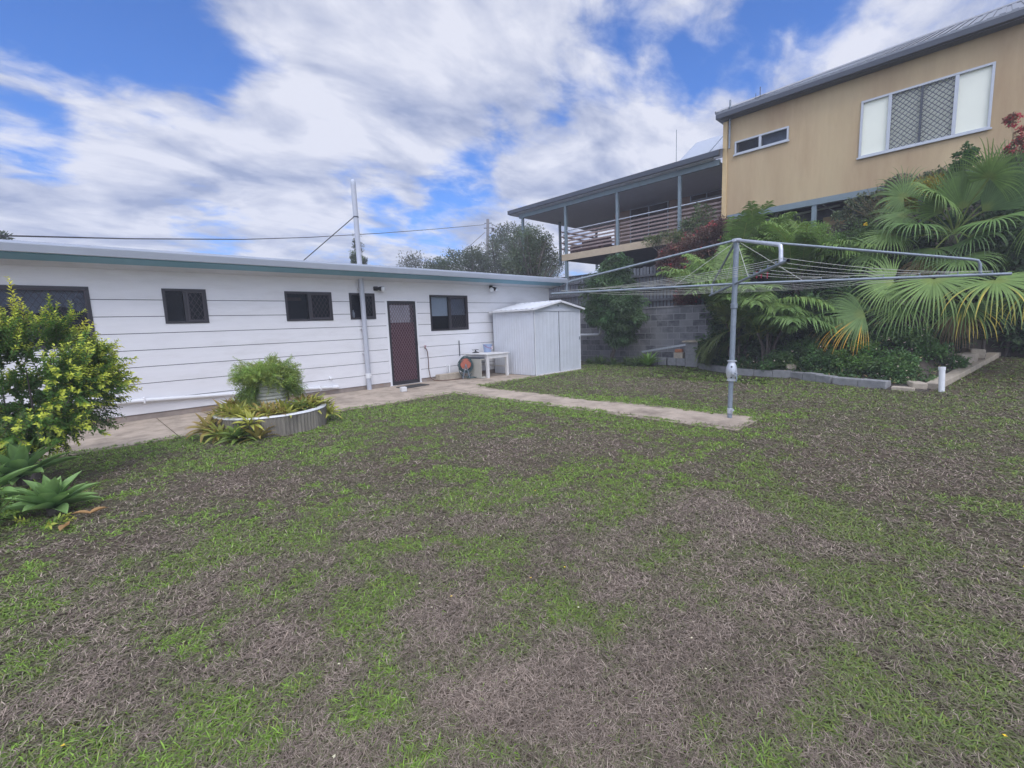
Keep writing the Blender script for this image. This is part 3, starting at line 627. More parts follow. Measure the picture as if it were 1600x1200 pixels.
# low white waste pipe on the wall
t = thing('waste_pipe', 'long white waste pipe running low along the white wall', 'pipe', (.6, 10.28, .33))
MB().tube([(-1.2, 10.285, .43), (1.0, 10.285, .36), (3.2, 10.285, .25), (4.40, 10.285, .175), (4.43, 10.33, .172)], .036, 14).build('pipe', M['pvc'], t, smooth=True)
MB().tube([(4.30, 10.285, .183), (4.41, 10.285, .174)], .043, 14).build('elbow', M['white'], t, smooth=True)
for x in (.9, 2.6, 4.0): MB().box(x, x+.025, 10.24, 10.337, .39-.051*x-.05+.02, .39-.051*x+.05+.02).build('clip', M['white'], t)
st = MB(); st.tube([(4.27, 10.34, .40), (4.27, 10.29, .40)], .028, 14); st.tube([(4.27, 10.30, .40), (4.27, 10.27, .37)], .024, 12)
props(st.build('overflow_spout', M['pvc'], None, (4.27, 10.34, .40)), 'small white pipe stub on the wall above the waste pipe end', 'pipe')

def floodlight(name, label, x, z, yaws, mount):
    t = thing(name, label, 'lamp', (x, 10.33, z))
    MB().box(x-.05, x+.05, 10.28, 10.336, z-.05, z+.05).build('base', M['black'], t, bevel=.01)
    for yw, pt in yaws:
        d = V((math.sin(yw)*math.cos(pt), -math.cos(yw)*math.cos(pt), math.sin(pt)))
        p0 = V((x, 10.28, z)); p1 = p0+d*.06; p2 = p0+d*.14; p3 = p0+d*.21
        h = MB(); h.tube([p0, p1, p1+d*.015, p2], [.02, .04, .046, .06], 14); hd = h.build('lamp_holder', M['black'], t, smooth=True)
        MB().tube([p2-d*.01, p2+d*.03, p3-d*.015, p3], [.055, .068, .064, .036], 14)  .build('bulb', M['bulb'], hd, smooth=True)
    return t
floodlight('flood_lamp', 'black single flood lamp beside the narrow window and vent pipe', 5.56, 2.44, [(.75, -.1)], 1)
floodlight('flood_lamp', 'black twin flood lamp high on the wall over the shed side', 9.32, 2.58, [(-.75, -.5), (.95, -.5)], 1)

# tap with a brown hose, white PVC stub, concrete block
t = thing('garden_tap', 'brass wall tap beside the back door with a brown hose on it', 'tap', (6.86, 10.33, .92))
MB().tube([(6.86, 10.34, .92), (6.86, 10.28, .92), (6.86, 10.25, .90)], .012, 10).build('spout', M['copper'], t, smooth=True)
MB().tube([(6.86, 10.285, .92), (6.86, 10.285, .975)], .008, 8).box(6.825, 6.895, 10.278, 10.292, .97, .985).build('handle', M['red'], t)
hz_ = MB(); hz_.tube([(6.86, 10.25, .90), (6.885, 10.235, .82), (6.90, 10.24, .6), (6.905, 10.25, .35), (6.92, 10.22, .12), (6.98, 10.12, .05), (7.15, 9.98, .036), (7.35, 9.90, .036), (7.6, 9.83, .036), (7.70, 9.80, .05)], .012, 8)
props(hz_.build('feed_hose', M['copper'], None, (6.86, 10.25, .9), smooth=True), 'brown feed hose hanging from the wall tap to the path', 'hose')
props(MB().tube([(7.62, 10.29, .10), (7.62, 10.29, .40)], .03, 14).tube([(7.55, 10.31, .22), (7.55, 10.31, .42)], .018, 10).build('standpipe', M['pvc'], None, (7.62, 10.29, .1)), 'short white pipe stub against the wall left of the hose reel', 'pipe')
props(MB().tube([(8.02, 10.31, .62), (8.02, 10.31, 1.06)], .012, 8).build('conduit', M['guttergrey'], None, (8.02, 10.31, .62)), 'thin grey conduit on the wall above the hose reel', 'pipe')
props(MB().box(7.08, 7.86, 10.02, 10.22, .024, .19).build('concrete_block', M['terra'], None, (7.4, 10.1, .02), bevel=.012), 'long buff concrete block lying by the wall near the hose reel', 'block')
props(MB().prism([(5.36, 9.10), (5.49, 9.07), (5.52, 9.20), (5.39, 9.23)], .024, .13).build('white_block', M['oldwhite'], None, (5.4, 9.15, .02), bevel=.012), 'small white block on the path in front of the doormat', 'block')
mt = MB(); mt.prism([(5.72, 9.52), (6.46, 9.60), (6.44, 9.98), (5.70, 9.92)], .023, .04)
props(mt.build('doormat', M['mat'], None, (6.1, 9.75, .023), bevel=.004), 'dark worn doormat in front of the back door', 'doormat')

# hose reel
t = thing('hose_reel', 'orange hose reel wound with dark green hose beside the white table', 'hose reel', (7.80, 9.82, .02))
C0 = V((7.80, 9.80, .44)); ax = V((-.55, -.83, 0)).normalized(); s1 = V((0, 0, 1)).cross(ax).normalized(); s2 = V((0, 0, 1))
def disc(mb, c, r0, r1, th, n=28):
    vs = []; fs = []
    for i in range(n):
        q = 2*PI*i/n; e = s1*math.cos(q)+s2*math.sin(q)
        for rr, hh in ((r0, -th), (r0, th), (r1, th*.4), (r1, -th*.4)): vs.append(c+e*rr+ax*hh)
    for i in range(n):
        j = (i+1) % n
        for k in range(4): fs.append((i*4+k, i*4+(k+1) % 4, j*4+(k+1) % 4, j*4+k))
    mb.add(vs, fs)
m = MB(); disc(m, C0+ax*.09, .012, .145, .012); m.build('front_disc', M['orange'], t, smooth=True)
m = MB(); disc(m, C0-ax*.09, .012, .145, .012); m.build('rear_disc', M['orange'], t, smooth=True)
m = MB(); m.tube([C0-ax*.12, C0+ax*.125], .035, 14); m.build('hub', M['orange'], t, smooth=True)
m = MB()
for sgn in (-1, 1): m.tube([C0+ax*.12*sgn, C0+ax*.13*sgn-s2*.2+s1*.05, C0+ax*.14*sgn-s2*.415+s1*.1], .011, 8); m.tube([C0+ax*.12*sgn, C0+ax*.13*sgn-s2*.2-s1*.05, C0+ax*.14*sgn-s2*.415-s1*.1], .011, 8)
m.build('stand', M['galv'], t, smooth=True)
m = MB(); pts = []
for i in range(220):
    q = i*.29; r = .155+.022*math.sin(i*.71)+.03*(i % 23)/23
    sag = -.045*(1-math.sin(q))*(.5+.5*math.sin(i*.13))
    pts.append(C0+s1*math.cos(q)*r+s2*(math.sin(q)*r+sag)+ax*(.07*math.sin(i*.083)))
m.tube(pts, .0105, 7)
pts = [C0+s1*math.cos(q)*(.19)+s2*(math.sin(q)*.235-.12)+ax*(.10+.02*math.sin(q*3)) for q in np.linspace(.5, 5.6, 40)]
m.tube(pts, .0105, 7)
pts = [V((7.86+.14*math.cos(q), 9.64+.12*math.sin(q), .036+.008*k)) for k, q in enumerate(np.linspace(1, 8.2, 36))]
m.tube([(a.x, a.y, min(a.z, .06)) for a in pts], .0105, 7)
m.build('hose', M['hose'], t, smooth=True)

# old white table, cabinet below it, bucket and sprinkler on it
t = thing('white_table', 'weathered white timber table standing against the shed', 'table', (8.55, 9.8, .02))
MB().box(8.12, 9.0, 9.28, 10.26, .655, .685).build('tabletop', M['oldwhite'], t, bevel=.004)
MB().box(8.17, 8.95, 9.31, 9.335, .55, .653).box(8.17, 8.195, 9.336, 10.2, .57, .653).box(8.925, 8.95, 9.336, 10.2, .57, .653).build('apron', M['oldwhite'], t, bevel=.003)
for x, y in ((8.16, 9.30), (8.89, 9.30), (8.16, 10.14), (8.89, 10.14)): MB().box(x, x+.075, y, y+.075, .023, .652).build('leg', M['oldwhite'], t, bevel=.004)
MB().box(8.235, 8.89, 10.16, 10.19, .30, .345).box(8.91, 8.94, 9.376, 10.14, .27, .31).build('stretcher', M['oldwhite'], t, bevel=.003)
t = thing('cabinet', 'beige metal cabinet shell standing under the left end of the white table', 'cabinet', (8.05, 9.65, .022))
MB().box(7.99, 8.005, 9.36, 9.98, .03, .56).box(8.0055, 8.13, 9.36, 9.375, .03, .08).box(8.0055, 8.13, 9.36, 9.375, .53, .56).box(8.0055, 8.13, 9.965, 9.98, .03, .56).build('body', M['beige'], t, bevel=.004)
MB().box(8.006, 8.12, 9.38, 9.96, .035, .05).box(8.006, 8.12, 9.38, 9.96, .535, .55).build('inner_frame', M['dark'], t)
MB().box(7.985, 8.135, 9.37, 9.99, .5605, .60).build('top_cover', M['guttergrey'], t, bevel=.004)
bc = V((8.79, 9.98, .687))
t = thing('bucket', 'pale blue plastic bucket with a dark red handle on the white table', 'bucket', bc)
MB().lathe([(.0, 0), (.105, 0), (.108, .005), (.132, .215), (.139, .215), (.139, .225), (.127, .225), (.103, .012), (0, .012)], bc, 28).build('body', M['bluepl'], t, smooth=True)
hp = [bc+V((-.137*math.cos(q)*1.0, -.137*.15-.10*math.sin(q)-.045*math.sin(q), .20-.085*math.sin(q)+.0)) for q in np.linspace(0, PI, 16)]
MB().tube(hp, .007, 8).build('handle', M['red'], t, smooth=True)
MB().box(bc.x+.03, bc.x+.085, bc.y-.139, bc.y-.132, bc.z+.08, bc.z+.16).build('sticker', M['white'], t)
sc_ = V((8.42, 10.08, .687))
t = thing('sprinkler', 'black lawn sprinkler sitting on the white table left of the bucket', 'sprinkler', sc_)
MB().lathe([(0, 0), (.10, 0), (.10, .012), (.05, .03), (.02, .045), (.018, .085), (0, .088)], sc_, 20).build('base', M['black'], t, smooth=True)
MB().tube([sc_+V((-.09, .02, .085)), sc_+V((0, 0, .09)), sc_+V((.09, -.02, .085))], .009, 8).tube([sc_+V((-.09, .02, .085)), sc_+V((-.10, .04, .10))], .007, 8).build('arm', M['black'], t)

# ------------------------------------------------------------------ garden shed
SX0, SX1, SY0, SY1 = 9.22, 11.27, 8.50, 10.18
t = thing('garden_shed', 'small off white steel garden shed with a low gable roof', 'shed', (10.2, 8.5, 0))
def ribbed(mb, a, b, z0, z1, pitch=.095, dep=.007):
    """vertical ribbed sheet from plan point a to b, ribs proud on the left-hand normal"""
    a, b = V(a), V(b); d = b-a; L = d.length; d /= L; nn = V((d.y, -d.x)); pts = []; s_ = 0
    while s_ < L:
        for ds, h in ((0, 0), (.6, 0), (.68, 1), (.92, 1)): 
            if s_+ds*pitch <= L: pts.append(a+d*(s_+ds*pitch)+nn*dep*h)
        s_ += pitch
    pts.append(b)
    vs = [(p.x, p.y, z0) for p in pts]+[(p.x, p.y, z1) for p in pts]; n = len(pts)
    mb.add(vs, [(i, i+1, n+i+1, n+i) for i in range(n-1)])
m = MB(); ribbed(m, (SX0, SY1), (SX0, SY0), .03, 1.845); ribbed(m, (SX1, SY0), (SX1, SY1), .03, 1.845); m.box(SX0, SX1, SY1-.01, SY1, .03, 1.84)
m.build('wall', M['shed'], t)
xm = (SX0+SX1)/2+.02; sl = .2/((SX1-SX0)/2)
m = MB(); m.add([(SX0, SY0+.02, 1.78), (SX1, SY0+.02, 1.78), (SX1, SY0+.02, 1.84), (xm, SY0+.02, 2.05), (SX0, SY0+.02, 1.84)], [(0, 1, 2, 3, 4)])
m.box(SX0, SX1, SY0-.012, SY0+.018, 1.79, 1.845); m.build('gable', M['shed'], t)
MB().box(SX0-.0, SX0+.03, SY0-.005, SY0+.02, .03, 1.788).box(SX1-.03, SX1, SY0-.005, SY0+.02, .03, 1.788).box(SX0+.03, SX1-.03, SY0-.01, SY0+.03, .02, .05).build('corner_trim', M['white'], t)
for (a, b) in ((SX0+.031, xm-.014), (xm+.014, SX1-.031)):
    m = MB(); ribbed(m, (a, SY0+.012), (b, SY0+.012), .055, 1.785, .16, .004)
    m.box(a, a+.02, SY0-.002, SY0+.011, .055, 1.785).box(b-.02, b, SY0-.002, SY0+.011, .055, 1.785)
    dd = m.build('door', M['shed'], t)
    if b > xm+.5: MB().box(b-.045, b-.02, SY0-.03, SY0-.003, .93, 1.02).build('handle', M['galv'], dd, bevel=.004)
MB().box(xm-.0135, xm+.0135, SY0-.001, SY0+.03, .055, 1.785).build('door_gap', M['dark'], t)
m = MB(); ov = .10
def roofz(x): return 2.075-abs(x-xm)*sl
nrib = 9
for side in (-1, 1):
    xe = xm+side*((SX1-SX0)/2+ov); ys_ = np.linspace(SY0-.09, SY1+.06, 2*nrib*2+1)
    vs = []; 
    for i, y in enumerate(ys_):
        h = .016 if (i % 4) in (1, 2) else 0
        vs += [(xe, y, roofz(xe)+h), (xm, y, roofz(xm)+h)]
    m.add(vs, [(2*i, 2*i+1, 2*i+3, 2*i+2) for i in range(len(ys_)-1)])
m.build('roof', M['shedroof'], t)
m = MB()
for side in (-1, 1):
    xe = xm+side*((SX1-SX0)/2+ov)
    m.bar((xm, SY0-.095, roofz(xm)-.012), (xe, SY0-.095, roofz(xe)-.012), .02, .055)
    m.box(xe-.012, xe+.012, SY0-.085, SY1+.06, roofz(xe)-.04, roofz(xe)+.004)
m.build('barge_trim', M['white'], t)
MB().tube([(xm, SY0-.09, 2.085), (xm, SY1+.06, 2.085)], .018, 10).build('ridge_cap', M['shedroof'], t)
eb = MB(); ez = 1.945
eb.add([(xm-.035, SY0+.012, ez+.03), (xm-.012, SY0+.012, ez+.018), (xm, SY0+.012, ez+.034), (xm+.012, SY0+.012, ez+.018), (xm+.035, SY0+.012, ez+.03), (xm+.022, SY0+.012, ez-.01), (xm, SY0+.012, ez-.042), (xm-.022, SY0+.012, ez-.01)], [(0, 7, 6, 5, 4, 3, 2, 1)])
eb.build('emblem', M['greyteal'], t)
props(MB().box(9.1, 11.42, 8.42, 10.25, -.05, .018).build('shed_slab', M['concrete'], None, bevel=.005), kind='structure')

# ------------------------------------------------------------------ rotary clothesline
t = thing('rotary_clothesline', 'galvanised rotary clothesline on a steel post in the lawn', 'clothesline', (6.66, 2.41, .018))
cb_ = V((6.66, 2.41, .018)); ct = V((6.76, 2.41, 2.47)); cd = (ct-cb_)
def cp(z): return cb_+cd*((z-cb_.z)/cd.z)
MB().tube([cp(.018), cp(.62)], .032, 16).build('lower_post', M['galv'], t, smooth=True)
MB().tube([cp(.80), cp(2.47)], .036, 16).build('upper_post', M['galv'], t, smooth=True)
MB().tube([cp(1.555), cp(1.56), cp(1.63), cp(1.635)], [.036, .045, .045, .036], 16).build('collar', M['galv'], t, smooth=True)
MB().tube([cp(.08), cp(.085), cp(.15), cp(.155)], [.032, .037, .037, .032], 14).tube([cp(.14)-V((.03, .04, 0)), cp(.14)-V((.05, .06, 0))], .018, 10).build('base_clamp', M['galvl'], t, smooth=True)
g = MB(); g.tube([cp(.54), cp(.545), cp(.57), cp(.575)], [.034, .055, .055, .045], 18)
g.tube([cp(.575), cp(.62), cp(.68), cp(.74), cp(.79), cp(.815)], [.045, .064, .072, .068, .05, .042], 18)
g.tube([cp(.815), cp(.82), cp(.835), cp(.84)], [.042, .062, .062, .04], 18)
tocam = V((-.94, -.34, 0)); sd = V((.34, -.94, 0))
g.tube([cp(.66)+tocam*.03+sd*.02, cp(.66)+tocam*.085+sd*.045], .034, 14)
gb_ = g.build('gearbox', M['galvl'], t, smooth=True)
MB().tube([cp(.66)+tocam*.07+sd*.04, cp(.66)+tocam*.12+sd*.06, cp(.60)+tocam*.13+sd*.07, cp(.55)+tocam*.13+sd*.06], .009, 8).build('crank_handle', M['galv'], gb_, smooth=True)
MB().tube([cp(.75)+tocam*.058, cp(.75)+tocam*.072], .012, 8).tube([cp(.60)+tocam*.05, cp(.60)+tocam*.068], .010, 8).build('bolt', M['dark'], gb_)
MB().tube([cp(2.455), cp(2.46), cp(2.50), cp(2.505)], [.04, .06, .06, .03], 16).build('hub', M['galvl'], t, smooth=True)
ARMS = [((-.39, .92), 2.66, 1.918), ((-.866, -.5), 2.36, 1.925), ((.39, -.92), 2.86, 1.815), ((.866, .5), 2.36, 1.852)]
ctr = cp(1.895)
def arm_pt(i, r, dz=0.):
    u, L, z = ARMS[i]; e = V((ctr.x+u[0]*L, ctr.y+u[1]*L, z)); d = (e-ctr)/L
    return ctr+d*r+V((0, 0, dz))
for i, (u, L, z) in enumerate(ARMS):
    m = MB(); m.tube([arm_pt(i, .03), arm_pt(i, L)], .017, 12, cap=False); m.tube([arm_pt(i, L), arm_pt(i, .06)], .0145, 12, cap=False)
    ao = m.build('arm', M['galv'], t, smooth=True)
    h = MB()
    for r in (2.26, 2.0, 1.7, 1.4, 1.1, .85): q = arm_pt(i, r*(L/2.4)); h.tube([q+V((0, 0, .014)), q+V((0, 0, .045))], .006, 6)
    h.build('line_hook', M['galv'], ao)
    b0 = cp(2.48)+V((u[0], u[1], 0))*.045; bend = arm_pt(i, L*.90, .17); low = arm_pt(i, L*.905, .012)
    pre = b0+(bend-b0)*.965; aft = bend+(low-bend)*.3; mid = (pre*.2+bend*.65+aft*.15)
    MB().tube([b0, b0+(bend-b0)*.5, pre, mid, aft, low], .016 if i != 1 else .019, 12).build('strut', M['galvl'] if i == 1 else M['galv'], t, smooth=True)
    MB().tube([cp(2.45)+V((u[0], u[1], 0))*.04, arm_pt(i, .82)], .0035, 5).build('stay_wire', M['wire'], t)
for r in (2.26, 2.0, 1.7, 1.4, 1.1, .85):
    m = MB()
    for i in range(4):
        a = arm_pt(i, r*ARMS[i][1]/2.4, .04); b = arm_pt((i+1) % 4, r*ARMS[(i+1) % 4][1]/2.4, .04); sg = .022*r
        m.tube([a+(b-a)*k+V((0, 0, -4*sg*k*(1-k))) for k in np.linspace(0, 1, 9)], .0024, 5)
    m.build('line', M['wire'], t)
# pegs left on one line
pg = MB()
for k in (.1, .16, .24):
    a = arm_pt(1, .85*ARMS[1][1]/2.4, .03); b = arm_pt(2, .85*ARMS[2][1]/2.4, .03); p = a+(b-a)*k; pg.box(p.x-.006, p.x+.006, p.y-.006, p.y+.006, p.z-.03, p.z+.05)
props(pg.build('clothes_pegs', M['red'], None, tuple(arm_pt(1, .85))), 'faded pegs left on the inner wire of the clothesline', 'pegs')
props(MB().tube([(10.80, .38, -.05), (10.82, .40, .44)], .043, 18).tube([(10.82, .40, .39), (10.822, .402, .445)], .05, 18).build('pvc_standpipe', M['pvc'], None, (10.80, .38, 0), smooth=True), 'white capped pipe standing upright in the grass by the garden bed corner', 'pipe')

# ------------------------------------------------------------------ block retaining wall and paling fence
rw = MB(); rw.box(13.9, 14.1, 5.6, 26, -.2, 1.80)
w_ = rw.build('retaining_wall', M['retain']); props(w_, 'grey concrete block retaining wall behind the shed and round shrub', 'wall')
cp_ = MB()
y = 5.6; k = 0
while y < 24: cp_.box(13.88, 14.12, y+.003, y+.597, 1.803, 1.84+.006*(k % 3)); y += .6; k += 1
cc = cp_.build('coping', M['block'], w_, bevel=.006); 
t = thing('paling_fence', 'weathered grey paling fence standing on top of the block wall', 'fence', (14.25, 10, 1.8))
fp = MB(); y = 6.0; k = 0
while y < 22:
    wdt = .085+.015*((k*7) % 5)/5; top = 3.22+.012*math.sin(k*2.1)+.01*((k*5) % 3)-(.002*k)
    tl = .006*math.sin(k*3.7)
    fp.add([(14.24, y, 1.80), (14.255, y, 1.80), (14.255, y+wdt, 1.80), (14.24, y+wdt, 1.80), (14.24+tl, y, top), (14.255+tl, y, top), (14.255+tl, y+wdt, top), (14.24+tl, y+wdt, top)],
           [(3, 2, 1, 0), (4, 5, 6, 7), (0, 1, 5, 4), (1, 2, 6, 5), (2, 3, 7, 6), (3, 0, 4, 7)])
    y += wdt+.028+.012*((k*3) % 4)/4; k += 1
fp.build('palings', M['fence'], t)
for z in (2.05, 2.42, 2.88): MB().box(14.16, 14.235, 6, 22, z, z+.07).build('rail', M['railf'], t)
for y in (6.1, 8.5, 10.9, 13.3, 15.7): MB().box(14.26, 14.35, y, y+.09, 1.7, 3.12).build('post', M['railf'], t)
props(MB().tube([(13.42, 12.0, .99), (13.42, 9.32, .98), (13.42, 9.25, 1.02), (13.42, 9.235, 1.1), (13.42, 9.235, 1.47)], .05, 14).tube([(13.42, 9.235, 1.44), (13.42, 9.235, 1.49)], .058, 14).build('drain_pipe', M['pvc'], None, (13.42, 9.4, 1), smooth=True), 'white drain pipe turning up in front of the block wall behind the shed', 'pipe')

# block barbecue ruin
def blk(label, x0, x1, y0, y1, z0, z1, mat='block', name='concrete_block', group=None):
    return props(MB().box(x0, x1, y0, y1, z0, z1).build(name, M[mat], None, ((x0+x1)/2, (y0+y1)/2, z0), bevel=.008), label, 'block' if name != 'brick' else 'brick', group)
G_ = 'blocks of the ruined barbecue'
blk('lowest upright block of the tall block column', 13.2, 13.6, 5.72, 6.09, 0, .37, group=G_)
blk('upper upright block of the tall block column', 13.2, 13.6, 5.72, 6.09, .373, .735, group=G_)
props(MB().box(13.12, 13.7, 5.62, 6.16, .738, .785).build('stone_slab', M['terra'], None, (13.4, 5.9, .738), bevel=.006), 'flat stone slab capping the tall block column', 'slab')
blk('grey block lying right against the tall block column', 13.2, 13.4, 6.10, 6.37, .03, .25, group=G_)
blk('middle block of the low row beside the tall column', 13.2, 13.4, 6.385, 6.655, .03, .25, group=G_)
blk('leftmost block of the low row beside the tall column', 13.2, 13.4, 6.70, 6.97, .03, .25, group=G_)
blk('mossy single grey block left of the low block row', 13.22, 13.42, 7.05, 7.42, 0, .14, group=G_)
blk('buff block stacked on the low row under the orange brick', 13.22, 13.4, 6.18, 6.46, .253, .43, 'terra')
blk('orange brick on top of the small buff block', 13.2, 13.32, 6.2, 6.42, .433, .53, 'brick', 'brick')
props(MB().bar((13.62, 7.75, .40), (13.45, 6.15, .66), .05, .06).build('metal_rail', M['galvl'], None, (13.5, 7, .5)), 'pale metal rail leaning by the low block row', 'rail')

# garden bed edging
def edging(p, q, h, wd, mat, name, label, cat, group, n, sink=.05, base=None, gapj=.006):
    p, q = V(p), V(q)
    for i in range(n):
        a = p+(q-p)*(i/n); b = p+(q-p)*((i+1)/n); d = (b-a).normalized(); yaw = random.uniform(-.03, .03)
        dz = random.uniform(-.012, .012); m = MB(); L = (b-a).length-gapj
        m.obox(V((0, 0, h/2-sink+dz)), (L, wd, h+sink), Matrix.Rotation(math.atan2(d.y, d.x)+yaw, 3, 'Z')@Matrix.Rotation(-math.asin(d.z), 3, 'Y'))
        c = (a+b)/2; o = m.build(name, mat, None, (0, 0, 0), bevel=.01); o.location = c; props(o, label, cat, group)
for (a, b, n) in (((12.95, 5.5, 0), (11.8, 4.1, 0), 4), ((11.8, 4.1, 0), (11.78, 2.9, 0), 3), ((11.76, 2.88, 0), (11.12, 2.0, 0), 3), ((11.1, 1.98, 0), (10.78, 1.1, 0), 2)):
    edging(a, b, .19, .19, M['block'], 'edging_block', 'grey concrete block edging the garden bed along the lawn', 'block', 'blocks edging the garden bed', n)
edging((10.78, 1.05, 0), (10.76, .72, 0), .10, .19, M['terra'], 'edging_block', 'pale low stone at the corner of the garden bed', 'stone', None, 1)
zz = lambda x: .068*max(0, x-10.6)
ep = [(x, edge_y(x), zz(x)*sstep(3.0, .3, edge_y(x))) for x in (10.95, 12.1, 13.2, 14.3, 15.4)]
for a, b, n in zip(ep[:-1], ep[1:], (3, 3, 3, 3)):
    edging(a, b, .13, .2, M['terra'], 'edging_brick', 'buff stone block in the edging that climbs the right side of the bed', 'stone', 'stones edging the right side of the bed', n)
def stone(x, y, z, sx, sy, sz, yaw, label, mat='terra'):
    m = MB(); m.obox((0, 0, 0), (sx, sy, sz), Matrix.Rotation(yaw, 3, 'Z')@Matrix.Rotation(.06, 3, 'X'))
    o = m.build('garden_stone', M[mat], None, (0, 0, 0), bevel=.03, seg=3); o.location = (x, y, z); props(o, label, 'stone')
stone(10.92, .72, .09, .32, .22, .13, .4, 'pale loose stone lying behind the white standpipe')
stone(13.25, .30, .40, .40, .22, .2, .9, 'leftmost stone of the three lying on the bed by the climbing edging')
stone(13.5, .14, .40, .45, .24, .2, -.3, 'middle stone of the three lying on the bed by the climbing edging')
stone(13.95, .06, .47, .5, .25, .2, .35, 'rightmost stone of the three lying on the bed by the climbing edging')
for i, yy in enumerate((1.42, 1.16, .92, .70)):
    stone(13.15+.02*i, yy-.3, bank_z(13.15, yy-.3)+.10, .2, .30, .14, .05*i, ['leftmost stone in the short row under the drooping fan leaves', 'second stone from the left under the drooping fan leaves', 'third stone from the left under the drooping fan leaves', 'rightmost stone in the short row under the drooping fan leaves'][i], 'brick' if i == 2 else 'terra')
stone(12.0, 3.0, .24, .25, .2, .12, .3, 'pale rock sitting on the bed beside the block edging')

# ------------------------------------------------------------------ yellow house with verandah
HX = 15.5
t = thing('yellow_house', 'ochre rendered house on short posts with a long verandah behind the garden', 'house', (HX, 3, 4)); yh = t
# facade with openings
WO = [(.12, 2.52, 5.44, 6.84), (4.175, 5.65, 6.38, 6.775)]
m = MB(); r = [(-7, 5.9, 4.63, 7.46)]
for o in WO: r = subtract(r, o)
for (a, b, c, d) in r: m.box(HX, HX+.14, a, b, c, d)
m.box(HX+.14, 24, 5.78, 5.9, 4.63, 7.46)
m.build('wall', M['yellow'], t)
MB().box(HX-.05, HX+.10, 5.86, 6.0, 4.28, 7.44).build('corner_downpipe', M['yellowtrim'], t, bevel=.01)
MB().box(HX-.03, HX+.14, -7, 5.82, 4.46, 4.625).build('bearer', M['greyteal'], t)
for y in (5.72, 3.47, 1.2, -1.1): MB().box(HX-.01, HX+.10, y-.06, y+.06, 3.6, 4.458).build('post', M['greyteal'], t, bevel=.005)
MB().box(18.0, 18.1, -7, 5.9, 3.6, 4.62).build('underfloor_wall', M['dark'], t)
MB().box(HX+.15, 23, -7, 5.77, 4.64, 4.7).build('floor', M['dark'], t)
MB().box(16.8, 16.9, -2, 5.2, 4.25, 4.5).build('floor_joist', M['undersurf'], t)
MB().box(16.5, 16.6, 2.75, 3.45, 3.6, 4.25).build('underfloor_panel', M['yellowtrim'], t)
MB().box(16.5, 16.6, 1.3, 1.9, 3.6, 4.35).build('underfloor_panel', M['yellowtrim'], t)
MB().tube([(16.2, 5.25, 4.41), (16.2, 4.72, 4.39), (16.2, 4.64, 4.42), (16.2, 4.6, 4.6)], .035, 10).tube([(16.2, 4.7, 4.39), (16.2, 3.0, 4.47)], .03, 10).build('waste_pipe', M['pvc'], t, smooth=True)
MB().tube([(15.9, 3.35, 4.5), (16.2, 2.9, 4.15)], .012, 8).build('brace', M['galvl'], t)
# windows
def ywin(o, bars, kinds, lab):
    y0, y1, z0, z1 = o; f = .05
    m = MB(); X0, X1 = HX-.03, HX+.10
    m.box(X0, X1, y0, y1, z0, z0+f).box(X0, X1, y0, y1, z1-f, z1).box(X0, X1, y0, y0+f, z0+f, z1-f).box(X0, X1, y1-f, y1, z0+f, z1-f)
    for b in bars: m.box(X0, X1, b-.035, b+.035, z0+f, z1-f)
    m.box(X0-.03, X0, y0-.03, y1+.03, z0-.03, z0+.012)
    wf = m.build('window', M['winframe'], t, bevel=.004); wf['label'] = lab
    ed = [y0+f]+[q for b in bars for q in (b-.035, b+.035)]+[y1-f]
    for i in range(0, len(ed), 2):
        kd = kinds[i//2]
        if kd == 'blind': MB().box(HX+.03, HX+.036, ed[i]-.01, ed[i+1]+.01, z0+f-.01, z1-f+.01).build('blind_pane', M['winwhite'], wf)
        elif kd == 'grille':
            MB().box(HX+.06, HX+.066, ed[i]-.01, ed[i+1]+.01, z0+f-.01, z1-f+.01).build('pane', M['winwhite'], wf)
            g = MB(); H = z1-z0-2*f; W_ = ed[i+1]-ed[i]; p = .096
            for sgn in (1, -1):
                c = -H/1.0
                while c < W_+H:
                    lo = max(0, -c if sgn > 0 else c-W_); hi = min(H, W_-c if sgn > 0 else c)
                    if hi-lo > .02: g.bar((HX-.01, ed[i]+c+sgn*lo, z0+f+lo), (HX-.01, ed[i]+c+sgn*hi, z0+f+hi), .012, .02, (1, 0, 0))
                    c += p*1.25
            g.box(HX-.03, HX+.01, (ed[i]+ed[i+1])/2-.022, (ed[i]+ed[i+1])/2+.022, z0+f, z1-f)
            g.build('security_grille', M['guttergrey'], wf)
        else:
            MB().box(HX+.03, HX+.036, ed[i]-.01, ed[i+1]+.01, z0+f-.01, z1-f+.01).build('pane', M['glass'], wf)
            MB().box(HX+.2, HX+.21, ed[i]-.01, ed[i+1]+.01, z0, z1).build('dark_room', M['curt'] if kd == 'curt' else M['interior'], wf)
ywin(WO[0], [.727, 1.93], ['blind', 'grille', 'blind'], 'large three part window with a diamond grille in the middle')
ywin(WO[1], [4.93], ['curt', 'plain'], 'small high two part window')
